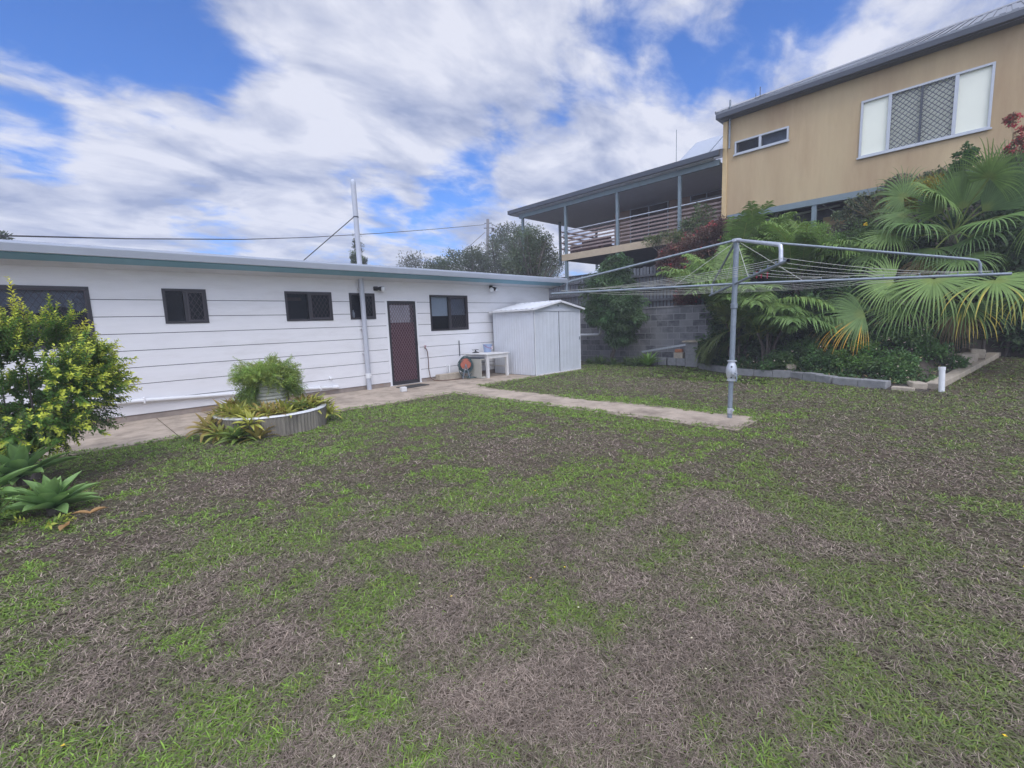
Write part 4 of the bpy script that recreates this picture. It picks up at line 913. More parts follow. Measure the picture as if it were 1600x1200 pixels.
# roof: gutter, soffit, hipped corrugated sheets
EX, EY, EZ = 15.16, 6.12, 7.50
m = MB(); m.box(EX, EX+.12, -7.5, EY, EZ-.02, EZ+.11).box(EX+.12, 24, EY-.12, EY, EZ-.02, EZ+.11); m.build('gutter', M['guttergrey'], t, bevel=.01)
m = MB(); m.box(EX+.12, HX+.0, -7.5, EY-.12, EZ-.04, EZ-.025).box(HX, 24, 5.9, EY-.12, EZ-.04, EZ-.025); m.build('soffit', M['guttergrey'], t)
m = MB(); pit = math.tan(math.radians(23.5)); ys_ = np.arange(EY, -13.6, -.095)
for i, (a, b) in enumerate(zip(ys_[:-1], ys_[1:])):
    def top(y): return min(EY-y, y+13.6, 9.5)
    h = .02 if i % 2 else 0
    ym = (a+b)/2
    m.add([(EX, a, EZ+.11), (EX, b, EZ+.11), (EX, b, EZ+.15+h), (EX, a, EZ+.15+h)], [(0, 1, 2, 3)])
    m.add([(EX, a, EZ+.15+h), (EX, b, EZ+.15+h), (EX+top(b), b, EZ+.15+h+top(b)*pit), (EX+top(a), a, EZ+.15+h+top(a)*pit)], [(0, 1, 2, 3)])
m.add([(EX, EY, EZ+.14), (EX+9.5, EY-9.5, EZ+.14+9.5*pit), (EX+19, EY, EZ+.14)], [(0, 1, 2)])
m.build('roof', M['roofgrey'], t)
MB().tube([(EX, EY, EZ+.17), (EX+9.5, EY-9.5, EZ+.17+9.5*pit)], .05, 8).build('hip_cap', M['roofgrey'], t)
MB().tube([(15.4, 5.78, 6.6), (15.4, 5.78, 8.0)], .028, 10).build('mast', M['galv'], t)
m = MB()
m.tube([(15.9, 5.1, 7.9), (15.9, 5.1, 8.28)], .012, 6).tube([(15.9, 5.25, 8.0), (15.9, 4.95, 8.02)], .01, 6).tube([(15.9, 5.22, 7.95), (15.9, 5.22, 8.14)], .008, 6)
m.build('antenna', M['guttergrey'], t)

# verandah
MB().box(HX, 21.5, 6.0, 12.6, 4.06, 4.28).build('verandah_floor', M['undersurf'], t)
MB().box(HX-.05, HX-.001, 6.02, 12.55, 4.03, 4.29).build('verandah_fascia', M['slabtrim'], t)
MB().box(15.25, 21.7, 6.25, 15.4, 6.40, 6.44).build('verandah_ceiling', M['ceil'], t)
MB().box(15.15, 15.28, 6.0, 15.42, 6.42, 6.58).box(15.28, 21.7, 15.30, 15.42, 6.42, 6.58).build('verandah_gutter', M['guttergrey'], t, bevel=.01)
m = MB(); m.add([(15.15, 15.42, 6.585), (15.15, 5.95, 6.585), (18.4, 5.95, 7.35), (18.4, 12.2, 7.35), (21.7, 15.42, 6.585)], [(0, 4, 3), (0, 3, 2, 1)])
m.add([(15.15, 15.42, 6.585), (21.7, 15.42, 6.585), (18.4, 12.2, 7.35)], [(0, 1, 2)]); m.build('verandah_roof', M['roofgrey'], t)
MB().box(HX-.03, HX+.07, 6.1, 15.0, 6.22, 6.395).build('verandah_beam', M['greyteal'], t)
for y in (7.42, 9.87, 12.36, 14.83): MB().box(HX-.02, HX+.08, y-.05, y+.05, 4.29 if y < 14 else 1.5, 6.215).build('verandah_post', M['greyteal'], t, bevel=.004)
for y in (14.9, 12.2): MB().box(21.3, 21.4, y-.05, y+.05, 4.29, 6.395).build('verandah_post', M['greyteal'], t)
MB().box(18.2, 18.3, 14.85, 14.95, 4.29, 6.395).build('verandah_post', M['greyteal'], t)
for y in (9.87, 12.36): MB().box(HX-.02, HX+.08, y-.06, y+.06, 1.8, 4.025).build('lower_post', M['greyteal'], t, bevel=.004)
MB().box(19.0, 19.12, 6.0, 12.25, 4.29, 6.395).build('back_wall', M['backwall'], t)
m = MB(); yA, yB = 9.55, 11.4
m.box(18.95, 18.995, yA, yB, 6.36, 6.394).box(18.95, 18.995, yA, yA+.06, 4.3, 6.36).box(18.95, 18.995, yB-.06, yB, 4.3, 6.36).box(18.95, 18.995, 10.44, 10.5, 4.3, 6.36)
sd_ = m.build('sliding_door', M['winframe'], t)
MB().box(18.97, 18.99, yA+.06, 10.44, 4.32, 6.36).box(18.97, 18.99, 10.5, yB-.06, 4.32, 6.36).build('pane', M['glass'], sd_)
m = MB(); m.box(18.95, 18.995, 7.3, 8.62, 6.14, 6.18).box(18.95, 18.995, 7.3, 8.62, 6.36, 6.39).box(18.95, 18.995, 7.3, 7.34, 6.18, 6.36).box(18.95, 18.995, 8.58, 8.62, 6.18, 6.36).box(18.95, 18.995, 7.93, 7.97, 6.18, 6.36)
sw = m.build('verandah_window', M['winframe'], t); MB().box(18.97, 18.99, 7.34, 7.93, 6.18, 6.36).box(18.97, 18.99, 7.97, 8.58, 6.18, 6.36).build('pane', M['glass'], sw)
for z in (4.42, 4.55, 4.68, 4.81, 4.94, 5.07):
    MB().box(HX+.081, HX+.11, 6.05, 12.55, z, z+.06).build('timber_rail', M['timber'], t)
MB().tube([(HX+.03, 6.02, 5.24), (HX+.03, 12.55, 5.24)], .022, 8).build('handrail', M['galvl'], t)
for z in (4.5, 4.75, 5.0, 5.2): MB().box(HX, 21.4, 12.56, 12.59, z, z+.06).box(21.4, 21.43, 9.0, 12.55, z, z+.06).build('end_rail', M['timber'], t)
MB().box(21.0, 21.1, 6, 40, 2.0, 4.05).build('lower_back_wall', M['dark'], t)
MB().tube([(15.35, 7.47, 6.3), (15.35, 7.47, 7.66)], .011, 6).build('whip_mast', M['galv'], t)
t2 = thing('solar_panel', 'tilted pair of solar panels on the verandah roof', 'solar panel', (17, 6.9, 7.1))
sl_ = Matrix.Rotation(-.60, 3, 'Y')
for y in (7.42, 6.32): MB().obox((17.1, y-.05, 7.45), (1.7, 1.04, .04), sl_).build('panel', M['solar'], t2)
MB().obox((17.1, 6.82, 7.41), (1.6, 2.0, .03), sl_).tube([(17.6, 7.5, 7.05), (17.6, 7.5, 7.7)], .02, 6).tube([(17.6, 6.2, 7.05), (17.6, 6.2, 7.7)], .02, 6).build('frame', M['galv'], t2)
# outdoor sofa on the verandah
t3 = thing('outdoor_sofa', 'dark outdoor sofa behind the verandah rails', 'sofa', (17, 12.2, 4.29))
MB().box(16.7, 17.4, 11.5, 12.95, 4.36, 4.66).build('seat', M['sofa'], t3, bevel=.05)
MB().box(17.41, 17.6, 11.45, 13.0, 4.4, 5.1).build('backrest', M['sofa'], t3, bevel=.08)
for y in (11.33, 12.96): MB().box(16.7, 17.4, y, y+.14, 4.4, 4.86).build('armrest', M['sofa'], t3, bevel=.05)
for x in (16.75, 17.35):
    for y in (11.5, 12.9): MB().box(x, x+.05, y, y+.05, 4.285, 4.36).build('leg', M['dark'], t3)

# ------------------------------------------------------------------ power pole and lines
t = thing('utility_pole', 'weathered timber power pole rising behind the trees', 'power pole', (37.6, 42, 0))
MB().tube([(37.0, 42, 0), (37.95, 42, 14.05)], [.22, .17], 12).build('pole', M['poletimber'], t)
for z, s_ in ((13.55, .28), (13.0, .34)): MB().tube([(37.9, 42, z), (37.9+s_, 41.9-s_, z+.02)], .05, 6).tube([(37.9, 42, z), (37.9-s_, 42+s_, z+.02)], .05, 6).build('insulator_bracket', M['black'], t)
MB().tube([(38.35, 41.6, 13.0), (38.35, 41.6, 12.6)], .18, 10).build('transformer', M['black'], t)
WPTS = [(37.38, 42.0, 13.35), (28.89, 40.16, 11.56), (21.86, 38.25, 10.09), (13.85, 35.38, 8.43), (8.91, 32.99, 7.43), (2.81, 28.69, 6.19), (-1.1, 23.91, 5.16), (-2.06, 22.0, 4.81)]
props(MB().tube(WPTS, .030, 6).build('power_line', M['cable'], None, WPTS[0]), 'black power line crossing above the white roof to the pole', 'cable')
props(MB().tube([(37.42, 42, 12.5), (32.7, 39, 10.2), (28.37, 36, 8.27)], .03, 6).build('power_line', M['cable'], None, (37.42, 42, 12.5)), 'short service cable dropping left from the pole into the trees', 'cable')
props(MB().tube([(38.5, 42, 13.56), (44, 45, 13.8), (50.6, 48, 14.45)], .03, 6).build('power_line', M['cable'], None, (38.5, 42, 13.56)), 'cable leaving the pole to the right behind the tree', 'cable')

# ------------------------------------------------------------------ vegetation
UP = np.array([0, 0, 1.])
def crown(lf, c, rad, ncl, per, clr, L, W, col, surf=.45, up=.35, fold=.25, droop=0., var=.22, flat=.8, hue=.10, low=-1.):
    c = np.array(c, float); rad = np.array(rad, float)
    d = rdir(ncl*2); d = d[d[:, 2] > low][:ncl]; k = len(d)
    cc = c+d*rad*(rng.random((k, 1))**surf)
    tone = 1+var*(rng.random((k, 1))*2-1); hu = 1+hue*(rng.random((k, 3))*2-1)
    pts = np.repeat(cc, per, 0); n = len(pts); cr = np.repeat(rng.uniform(.6, 1.3, k), per)[:, None]*clr
    off = rdir(n)*(rng.random((n, 1))**.5)*cr*np.array([1, 1, flat]); P = pts+off
    out = nrm(P-c+1e-6); D = nrm(out*.5+off/clr*.6+rdir(n)*.7+UP*up*.5); N = nrm(UP*.8+rdir(n)*.7)
    C = jit(col, n, .18, .06)*np.repeat(tone, per, 0)*np.repeat(hu, per, 0)
    lf.leaves(P, D, N, rng.uniform(.7, 1.25, n)*L, rng.uniform(.8, 1.2, n)*W, C, fold, droop)
    return cc
def trunk(base, tips, r0, name='trunk', parent=None, mat='bark', fork=.35, wob=.06):
    m = MB(); base = V(base); tips = [V(q) for q in tips]; cen = sum(tips, V((0, 0, 0)))/len(tips); f = base+(cen-base)*fork
    pts = [base+(f-base)*k+V((random.uniform(-wob, wob), random.uniform(-wob, wob), 0))*(k*(1-k)*4) for k in (0, .25, .5, .75, 1)]
    m.tube(pts, [r0*1.25, r0, r0*.92, r0*.86, r0*.8], 10)
    for q in tips:
        b = f+(q-f)*.5+V((random.uniform(-1, 1), random.uniform(-1, 1), .4))*(q-f).length*.12
        m.tube([f-(f-base)*.04, f+(b-f)*.5, b, q], [r0*.6, r0*.45, r0*.3, r0*.1], 7)
    return m.build(name, M[mat], parent, None if parent else tuple(base), smooth=True)

def tree(name, label, cat, base, blobs, col, L, W, r0, group=None, per=46, clr=.55, dens=1.0, surf=.45, var=.22, up=.2, droop=0.):
    t = thing(name, label, cat, base, group); lf = LF(); tips = []
    for (c, rad) in blobs:
        ncl = max(4, int(dens*18*(rad[0]*rad[1]+rad[0]*rad[2]+rad[1]*rad[2])/(3*clr*clr)*.55))
        cc = crown(lf, c, rad, ncl, per, clr, L, W, col, surf=surf, var=var, up=up, droop=droop); tips += [tuple(q) for q in cc[:4]]
    trunk(base, tips, r0, 'trunk', t)
    lf.build('crown', LEAF, t)
    return t
FAR = (.052, .070, .050)
g_ = 'trees beyond the white house'
tree('tree', 'largest grey green tree behind the verandah end and the power pole', 'tree', (24.5, 25, 0),
     [((25.2, 25, 7.2), (2.2, 2.0, 1.7)), ((22.6, 24.5, 6.0), (1.9, 1.8, 1.3)), ((27.2, 25.5, 7.6), (1.6, 1.5, 1.5)), ((25.0, 25, 5.0), (3.2, 2, 1.3)), ((28.5, 25, 6.0), (1.7, 1.5, 1.4))], FAR, .17, .075, .28, g_, per=44, clr=.55, dens=1.0)
tree('tree', 'grey green tree with see through foliage in front of the left verandah end', 'tree', (14.5, 13.5, 1.7),
     [((14.32, 13.44, 4.37), (0.76, 0.72, 0.68)), ((14.88, 13.28, 4.77), (0.60, 0.56, 0.56)), ((13.76, 13.44, 3.89), (0.72, 0.64, 0.48)), ((14.88, 13.44, 3.65), (0.88, 0.64, 0.48)), ((14.00, 13.44, 4.93), (0.44, 0.40, 0.40)), ((15.52, 13.28, 4.21), (0.56, 0.48, 0.56)), ((14.45, 13.4, 4.95), (.5, .45, .4)), ((15.2, 13.2, 4.9), (.4, .4, .45))], (.062, .082, .058), .105, .045, .10, g_, per=34, clr=.30, dens=.62)
tree('tree', 'rounded grey green tree left of the largest tree behind the white roof', 'tree', (19.7, 25, 0),
     [((19.6, 25, 5.2), (1.7, 1.5, 1.35)), ((20.9, 25, 5.9), (1.2, 1.2, .9))], (.055, .076, .050), .15, .07, .2, g_, per=44, clr=.5, dens=1.1)
tree('tree', 'small bushy tree between the thin far tree and the rounded tree', 'tree', (18.0, 25, 0),
     [((18.0, 25, 4.9), (.95, .95, 1.0))], (.050, .074, .048), .15, .07, .15, g_, per=44, clr=.45, dens=1.1)
tree('tree', 'small thin crowned tree far off at the left end of the tree row', 'tree', (17.9, 27, 0),
     [((17.5, 27, 5.9), (1.0, .9, .6)), ((16.9, 27, 5.5), (.6, .6, .4)), ((18.2, 27, 5.6), (.7, .6, .5))], (.055, .066, .055), .14, .06, .14, g_, per=24, clr=.42, dens=.8)
tree('conifer', 'dark narrow conifer behind the tall vent pipe', 'tree', (15.05, 30, 0),
     [((15.05, 30, 5.9), (.42, .42, 1.0)), ((15.05, 30, 7.0), (.22, .22, .85)), ((15.15, 30, 5.2), (.5, .5, .8))], (.035, .048, .03), .14, .05, .15, None, per=40, clr=.22, dens=.6, up=1.0)
tree('shrub', 'rounded green treetop left of the conifer behind the vent pipe', 'shrub', (14.6, 29, 0),
     [((14.45, 29, 6.1), (.36, .36, .5))], (.06, .09, .05), .09, .06, .1, None, per=60, clr=.2, dens=.8)
tree('tree', 'dark treetop just showing above the white roof at the left edge', 'tree', (-1.35, 30, 0),
     [((-1.45, 30, 6.0), (.35, .35, .22)), ((-1.75, 30, 5.9), (.4, .4, .25))], (.04, .055, .035), .12, .05, .12, None, per=40, clr=.2, dens=.8)

# round weeping shrub in front of the block wall
t = thing('round_shrub', 'tall dense dark green shrub on a leaning trunk beside the shed', 'shrub', (13.0, 8.45, 0)); lf = LF()
for (c, rad) in (((12.9, 8.35, 2.0), (.8, 1.0, .75)), ((12.9, 8.55, 2.65), (.6, .78, .6)), ((12.9, 8.25, 3.1), (.36, .42, .42)), ((12.8, 7.75, 1.65), (.55, .6, .6)), ((12.9, 8.85, 1.75), (.5, .5, .5)), ((12.85, 8.1, 1.15), (.4, .42, .45))):
    crown(lf, c, rad, 60, 105, .20, .090, .030, (.050, .092, .046), surf=.32, up=-.4, droop=.35, var=.45, fold=.25)
trunk((13.05, 8.5, .1), [(12.9, 8.3, 2.0), (12.9, 8.7, 2.5), (12.9, 7.9, 1.6), (12.9, 8.4, 3.0)], .07, 'trunk', t)
lf.build('foliage', LEAF, t)

# low strap leaved plants along the foot of the block wall
def rosette(lf, c, n, L, W, col, el=(.3, 1.2), tip=None, bend=.6, seg=6, cup=.0, yaw0=0):
    c = np.array(c, float)
    for i in range(n):
        th = i*2.39996+yaw0+rng.normal(0, .12); e = el[0]+(el[1]-el[0])*((i+.5)/n)+rng.normal(0, .08); l = L*rng.uniform(.8, 1.1)*(1-.25*(i/n)); w = W*rng.uniform(.85, 1.15)
        d = np.array([math.cos(th)*math.cos(e), math.sin(th)*math.cos(e), math.sin(e)]); sd = np.array([-math.sin(th), math.cos(th), 0])
        p = c.copy(); vs = []; cs = []; base = np.array(col)*(1+rng.normal(0, .13)); tc = np.array(tip) if tip is not None else base*1.15
        for k in range(seg+1):
            u = k/seg; ww = w*(.5+1.9*u*(1-u)+.12*math.sin(u*PI))*(1-u**5); dn = np.cross(sd, d); dn = dn/np.linalg.norm(dn)
            if dn[2] < 0: dn = -dn
            vs += [p-sd*ww*.5+dn*ww*(.22+cup), p, p+sd*ww*.5+dn*ww*(.22+cup)]
            cc = base*(1-u)+tc*u; cs += [cc*1.05, cc*.9, cc*1.05]
            d = d+np.array([0, 0, -bend/seg*(.3+1.2*u)]); d = d/np.linalg.norm(d); p = p+d*l/seg
        f = []
        for k in range(seg): f += [(3*k, 3*k+1, 3*k+4, 3*k+3), (3*k+1, 3*k+2, 3*k+5, 3*k+4)]
        lf.raw(np.array(vs), None, np.array(f), np.array(cs))
def make_strap(name, n, L, W, col, el, tip, bend, c=(0, 0, 0)):
    lf = LF(); rosette(lf, c, n, L, W, col, el, tip, bend); return lf.build(name, LEAF, None, c)
first = None
for i, (x, y, s_, lab) in enumerate([(12.75, 9.25, .9, None), (12.8, 8.75, 1, None), (12.75, 8.3, 1.1, None), (12.9, 7.85, 1, None), (12.8, 7.5, 1.15, None), (13.05, 9.1, 1.2, None), (13.1, 8.0, 1.1, None), (13.2, 7.55, 1.3, None), (13.0, 7.18, 1.25, 'bright')]):
    if lab:
        o = make_strap('strap_plant', 34, .55, .05, (.10, .20, .045), (.4, 1.35), (.14, .24, .06), .8); props(o, 'brighter green strap leaved plant left of the block row', 'plant')
    elif first is None:
        first = o = make_strap('strap_plant', 40, .42, .035, (.055, .095, .04), (.15, 1.3), (.08, .12, .05), 1.0)
        props(o, 'dull green strap leaved plant at the foot of the round shrub', 'plant', 'strap leaved plants along the block wall')
    else:
        o = first.copy(); COL.objects.link(o)
    o.location = (x, y, 0); o.rotation_euler = (0, 0, i*1.3); o.scale = (s_, s_, s_)

# golden tipped bush at the left
def shoots(lf, starts, dirs, lens, space, L, W, cin, ctip, tipfrac=.4, curve=.3, twig=(.10, .085, .05), twr=.003, wh=.05):
    for p, d, l in zip(starts, dirs, lens):
        p = np.array(p, float); d = nrm(np.array(d, float)); n = max(3, int(l/space)); pts = []; q = p.copy(); dd = d.copy()
        for k in range(n+1):
            pts.append(q.copy()); dd = nrm(dd+UP*curve/n+rng.normal(0, wh, 3)); q = q+dd*l/n
        pts = np.array(pts); u = np.linspace(0, 1, n+1); tan = np.gradient(pts, axis=0); tan = nrm(tan)
        a = nrm(np.cross(tan, UP+.01)); b = np.cross(a, tan)
        for sgn in (1, -1):
            ang = (np.arange(n+1) % 2)*PI/2+rng.normal(0, .35, n+1)
            lat = a*np.cos(ang)[:, None]+b*np.sin(ang)[:, None]
            D = lat*sgn*.85+tan*.65
            w = sstep(1-tipfrac, 1.0, u)[:, None]
            C = (np.array(cin)*(1-w)+np.array(ctip)*w)*(1+rng.normal(0, .12, (n+1, 1)))
            sz = (.75+.35*np.sin(u*PI))*rng.uniform(.75, 1.2, n+1)
            lf.leaves(pts, D, tan+UP*.4, L*sz, W*sz, C, .25, .1)
        if twr: lf.tube([tuple(q) for q in pts[::max(1, n//4)]], twr, twig, 3)
BC = np.array([-.38, 6.9, 1.0])
BC[2] = 1.02
t = thing('golden_bush', 'leafy bush with yellow green tips in front of the wide window', 'bush', (-.35, 6.95, 0)); lf = LF()
nL = 22; ld = rdir(nL); ld[:, 2] = ld[:, 2]*.85+.1; ld = nrm(ld); lc = BC+ld*rng.uniform(.30, .72, (nL, 1))*np.array([1, .95, .86])
nS = 1350; wl = rng.integers(0, nL, nS); st = lc[wl]+rng.normal(0, .085, (nS, 3)); dr = ld[wl]*.9+rdir(nS)*.75+UP*.25
shoots(lf, st, dr, rng.uniform(.15, .34, nS), .020, .048, .025, (.062, .130, .032), (.33, .37, .058), .45)
tipcol = (.44, .43, .065)
sp1 = [(-.28, 6.88, 1.45), (-.30, 6.9, 1.5), (-.26, 6.85, 1.40), (-.05, 6.8, 1.35), (.12, 6.85, 1.22), (-.5, 6.8, 1.4), (.22, 6.8, 1.0), (.25, 6.85, .9), (.2, 6.8, 1.1), (-.42, 6.75, 1.35), (.0, 6.8, 1.4)]
sd1 = [(.04, -.05, 1), (.0, .0, 1), (.0, -.1, 1), (.75, 0, .5), (.8, -.1, .35), (-.5, -.3, .8), (1, -.1, -.05), (1, -.05, -.18), (1, 0, .2), (-.2, -.2, 1), (.6, -.1, .6)]
sl1 = [.66, .4, .5, .42, .38, .35, .36, .34, .36, .4, .35]
shoots(lf, sp1, sd1, sl1, .022, .055, .026, (.09, .15, .03), tipcol, .8, .15, wh=.03)
# drooping lower twigs
nD = 260; dd_ = rdir(nD); dd_[:, 2] = -np.abs(dd_[:, 2])*.5; st = BC+np.array([0, 0, -.22])+nrm(dd_)*rng.uniform(.3, .62, (nD, 1))*np.array([1, 1, .75])
shoots(lf, st, nrm(dd_)+UP*-.1, rng.uniform(.15, .3, nD), .022, .042, .021, (.04, .078, .026), (.085, .13, .035), .4, -.2)
trunk((-.38, 6.95, 0), [(-.3, 6.9, 1.2), (-.6, 6.8, .9), (.0, 6.9, .85), (.25, 6.85, .75), (-.5, 7.1, 1.0)], .035, 'stem', t, fork=.3)
P = np.array([(.02, 6.32, .62), (.05, 6.34, .60), (-.02, 6.33, .63), (.0, 6.3, .58)]); 
lf.leaves(np.repeat(P, 5, 0), rdir(20), rdir(20), .018, .015, jit((.16, .12, .34), 20)); lf.build('foliage', LEAF, t)

# agaves and small plants below it
def agave(c, n, L, W, label, seed=0, col=(.072, .145, .070)):
    t = thing('agave', label, 'agave', c); lf = LF(); rosette(lf, (c[0], c[1], c[2]+.05), n, L, W, col, (.12, 1.5), (.14, .23, .09), .3, 8, .16, seed)
    lf.build('leaves', LEAF, t, smooth=True); MB().tube([(c[0], c[1], c[2]-.02), (c[0], c[1], c[2]+.06)], [.04, .045], 10).build('stem', M['bark'], t); return t
agave((-.22, 5.40, .0), 32, .38, .10, 'large grey green agave rosette at the foot of the golden bush', 0)
agave((-.70, 5.9, .05), 34, .50, .13, 'agave rosette cut by the left edge of the photo', 1.1, (.075, .16, .08))
agave((-.42, 6.2, .15), 26, .48, .10, 'smaller agave rosette behind the large one under the bush', 2.0, (.06, .12, .07))
def fern(name, label, c, n, L, col, tip, cat='fern'):
    lf = LF()
    for i in range(n):
        th = i*2.4+rng.normal(0, .2); e = rng.uniform(.5, 1.35); shoots(lf, [c], [(math.cos(th)*math.cos(e), math.sin(th)*math.cos(e), math.sin(e))], [L*rng.uniform(.7, 1.1)], .016, .05, .018, col, tip, .7, -.6, wh=.02)
    return props(lf.build(name, LEAF, None, c), label, cat)
fern('fern', 'yellow green fern left of the large agave', (-.44, 5.55, 0), 9, .34, (.09, .16, .035), (.15, .22, .05))
fern('fern', 'small fern with a yellow frond in front of the large agave', (-.27, 5.0, 0), 4, .2, (.10, .18, .035), (.24, .26, .05))
fern('fern', 'dark green fern clump low at the left edge of the lawn', (-.62, 5.35, 0), 16, .34, (.045, .09, .03), (.08, .14, .04))
fern('fern', 'low green fern at the left edge under the cut agave', (-.66, 5.0, 0), 14, .28, (.05, .10, .035), (.09, .15, .045))
def dead_leaf(label, x, y, L, W, yaw):
    lf = LF(); rosette(lf, (0, 0, .02), 2, L, W, (.20, .12, .06), (.02, .12), (.24, .15, .08), .3, 5, .15, yaw); o = props(lf.build('fallen_leaf', LEAF), label, 'leaf'); o.location = (x, y, .012)
dead_leaf('longer dry tan leaf lying on the turf right of the agave', -.0, 5.05, .16, .05, .3)
dead_leaf('curled brown leaf lying on the turf in front of the agave', -.14, 4.86, .1, .06, 1.8)

# round planter with drum, asparagus fern and bromeliads
PC = (2.2, 7.61, 0)
t = thing('round_planter', 'round ribbed concrete planter ring with a white painted top edge', 'planter', PC)
m = MB(); nR = 88; vs = []
for i in range(nR*2):
    q = 2*PI*i/(nR*2); r = .765+(.014 if i % 2 else 0)
    for (rr, z) in ((r-.012, -.05), (r, .275), (.70, .275), (.70, -.05)): vs.append((PC[0]+rr*math.cos(q), PC[1]+rr*math.sin(q), z))
N2 = nR*2
m.add(vs, [(4*i+k, 4*((i+1) % N2)+k, 4*((i+1) % N2)+(k+1) % 4, 4*i+(k+1) % 4) for i in range(N2) for k in range(3)])
m.build('wall', M['planter'], t)
MB().lathe([(.775, .276), (.783, .282), (.775, .300), (.70, .300), (.69, .29), (.69, .25)], PC, 64).build('rim', M['white'], t)
MB().lathe([(.70, .235), (.4, .25), (0, .262)], PC, 40).build('soil', M['soil'], t)
dp = (2.22, 7.78, .25)
t = thing('drum_pot', 'old ribbed off white drum standing in the round planter', 'pot', dp)
prof = [(0, 0), (.27, 0)]
for k in range(9): prof += [(.275, .03+k*.055), (.292, .045+k*.055), (.292, .06+k*.055), (.275, .075+k*.055)]
prof += [(.29, .54), (.29, .56), (.26, .56), (.26, .5)]
MB().lathe(prof, dp, 36).build('body', M['drum'], t, smooth=True)
MB().lathe([(.265, .52), (0, .54)], dp, 24).build('soil', M['soil'], t)
lf = LF(); nA = 420
a = rng.uniform(0, 2*PI, nA); rr = .27*np.sqrt(rng.random(nA)); st = np.stack([dp[0]+rr*np.cos(a), dp[1]+rr*np.sin(a), np.full(nA, .78)], 1)
e = rng.uniform(-.1, 1.45, nA); dr = np.stack([np.cos(a)*np.cos(e), np.sin(a)*np.cos(e), np.sin(e)], 1)
shoots(lf, st, nrm(dr+rng.normal(0, .45, (nA, 3))), rng.uniform(.12, .34, nA), .013, .036, .009, (.125, .185, .05), (.22, .27, .07), .8, -.5, twr=.0018, wh=.13)
for (c_, r_, n_) in (((2.2, 7.66, .82), (.46, .40, .27), 100), ((2.42, 7.66, .68), (.26, .28, .30), 50), ((1.92, 7.64, .62), (.18, .22, .26), 34)): crown(lf, c_, r_, n_, 120, .10, .030, .009, (.145, .205, .06), surf=.4, up=.3, var=.3)
k = (a > 3.3) & (a < 4.0) | (a > 5.2) | (a < .6); st2 = st[k]+np.array([0, 0, -.12]); shoots(lf, st2, dr[k]*np.array([1, 1, .1]), rng.uniform(.25, .42, k.sum()), .013, .032, .0075, (.06, .125, .04), (.12, .19, .05), .7, -1.6, twr=.0018)
ka = rng.integers(0, nA, 40); shoots(lf, st[ka]+np.array([0, 0, .02]), nrm(dr[ka]+UP*.3), rng.uniform(.3, .48, 40), .012, .034, .008, (.10, .185, .05), (.20, .28, .08), .8, -.9, twr=.0018, wh=.1)
shoots(lf, [(2.3, 7.74, .95), (2.36, 7.74, .9)], [(.1, 0, 1), (.3, 0, 1)], [.18, .16], .011, .03, .008, (.06, .12, .04), (.092, .15, .05), .8, -.2)
props(lf.build('asparagus_fern', LEAF, None, (dp[0], dp[1], .8)), 'feathery light green fern spilling over the old drum', 'fern')
pro = [make_strap('bromeliad', 20, .31, .042, c, (.25, 1.3), tp, 1.15) for c, tp in (((.12, .17, .05), (.21, .22, .06)), ((.18, .21, .055), (.28, .28, .07)), ((.14, .15, .05), (.24, .17, .07)), ((.08, .14, .045), (.13, .18, .05)))]
spots = []
for q in np.linspace(2.2, 5.9, 24): spots.append((PC[0]+.60*math.cos(q), PC[1]+.60*math.sin(q), .26))
for q in np.linspace(2.0, 6.4, 18): spots.append((PC[0]+.47*math.cos(q), PC[1]+.47*math.sin(q), .27))
spots += [(1.38, 7.3, .05), (1.55, 6.95, .08), (1.36, 7.6, .12), (1.5, 7.85, .15), (1.75, 6.98, .2), (2.95, 7.45, .2), (1.50, 7.2, .02), (1.62, 7.02, .02), (1.42, 7.45, .05), (1.78, 6.9, .0), (1.45, 7.7, .1), (2.98, 7.3, .12), (3.0, 7.6, .15)]
gl = {0: ('olive bromeliad rosette growing in the round planter', 'olive bromeliads in the planter'), 1: ('yellow green bromeliad rosette growing in the round planter', 'yellow bromeliads in the planter'),
      2: ('reddish tipped bromeliad rosette growing in the round planter', 'reddish bromeliads in the planter'), 3: ('dark green bromeliad rosette growing in the round planter', 'dark bromeliads in the planter')}
used = set()
for i, (x, y, z) in enumerate(spots):
    if i in (17, 18, 19, 20): continue
    k = (i*7+i//3) % 4
    if i in (7, 9, 11, 13): k = 1
    if x > 2.55: k = (2, 1, 2, 0)[i % 4]
    o = pro[k] if k not in used else pro[k].copy()
    if k in used: COL.objects.link(o)
    used.add(k); o.location = (x+random.uniform(-.03, .03), y+random.uniform(-.03, .03), z); s_ = random.uniform(.8, 1.25); o.scale = (s_, s_, s_)
    lean = V((x-PC[0], y-PC[1], 0)).normalized(); o.rotation_euler = (-lean.y*.35, lean.x*.35, random.uniform(0, 6))
    props(o, gl[k][0], 'bromeliad', gl[k][1])

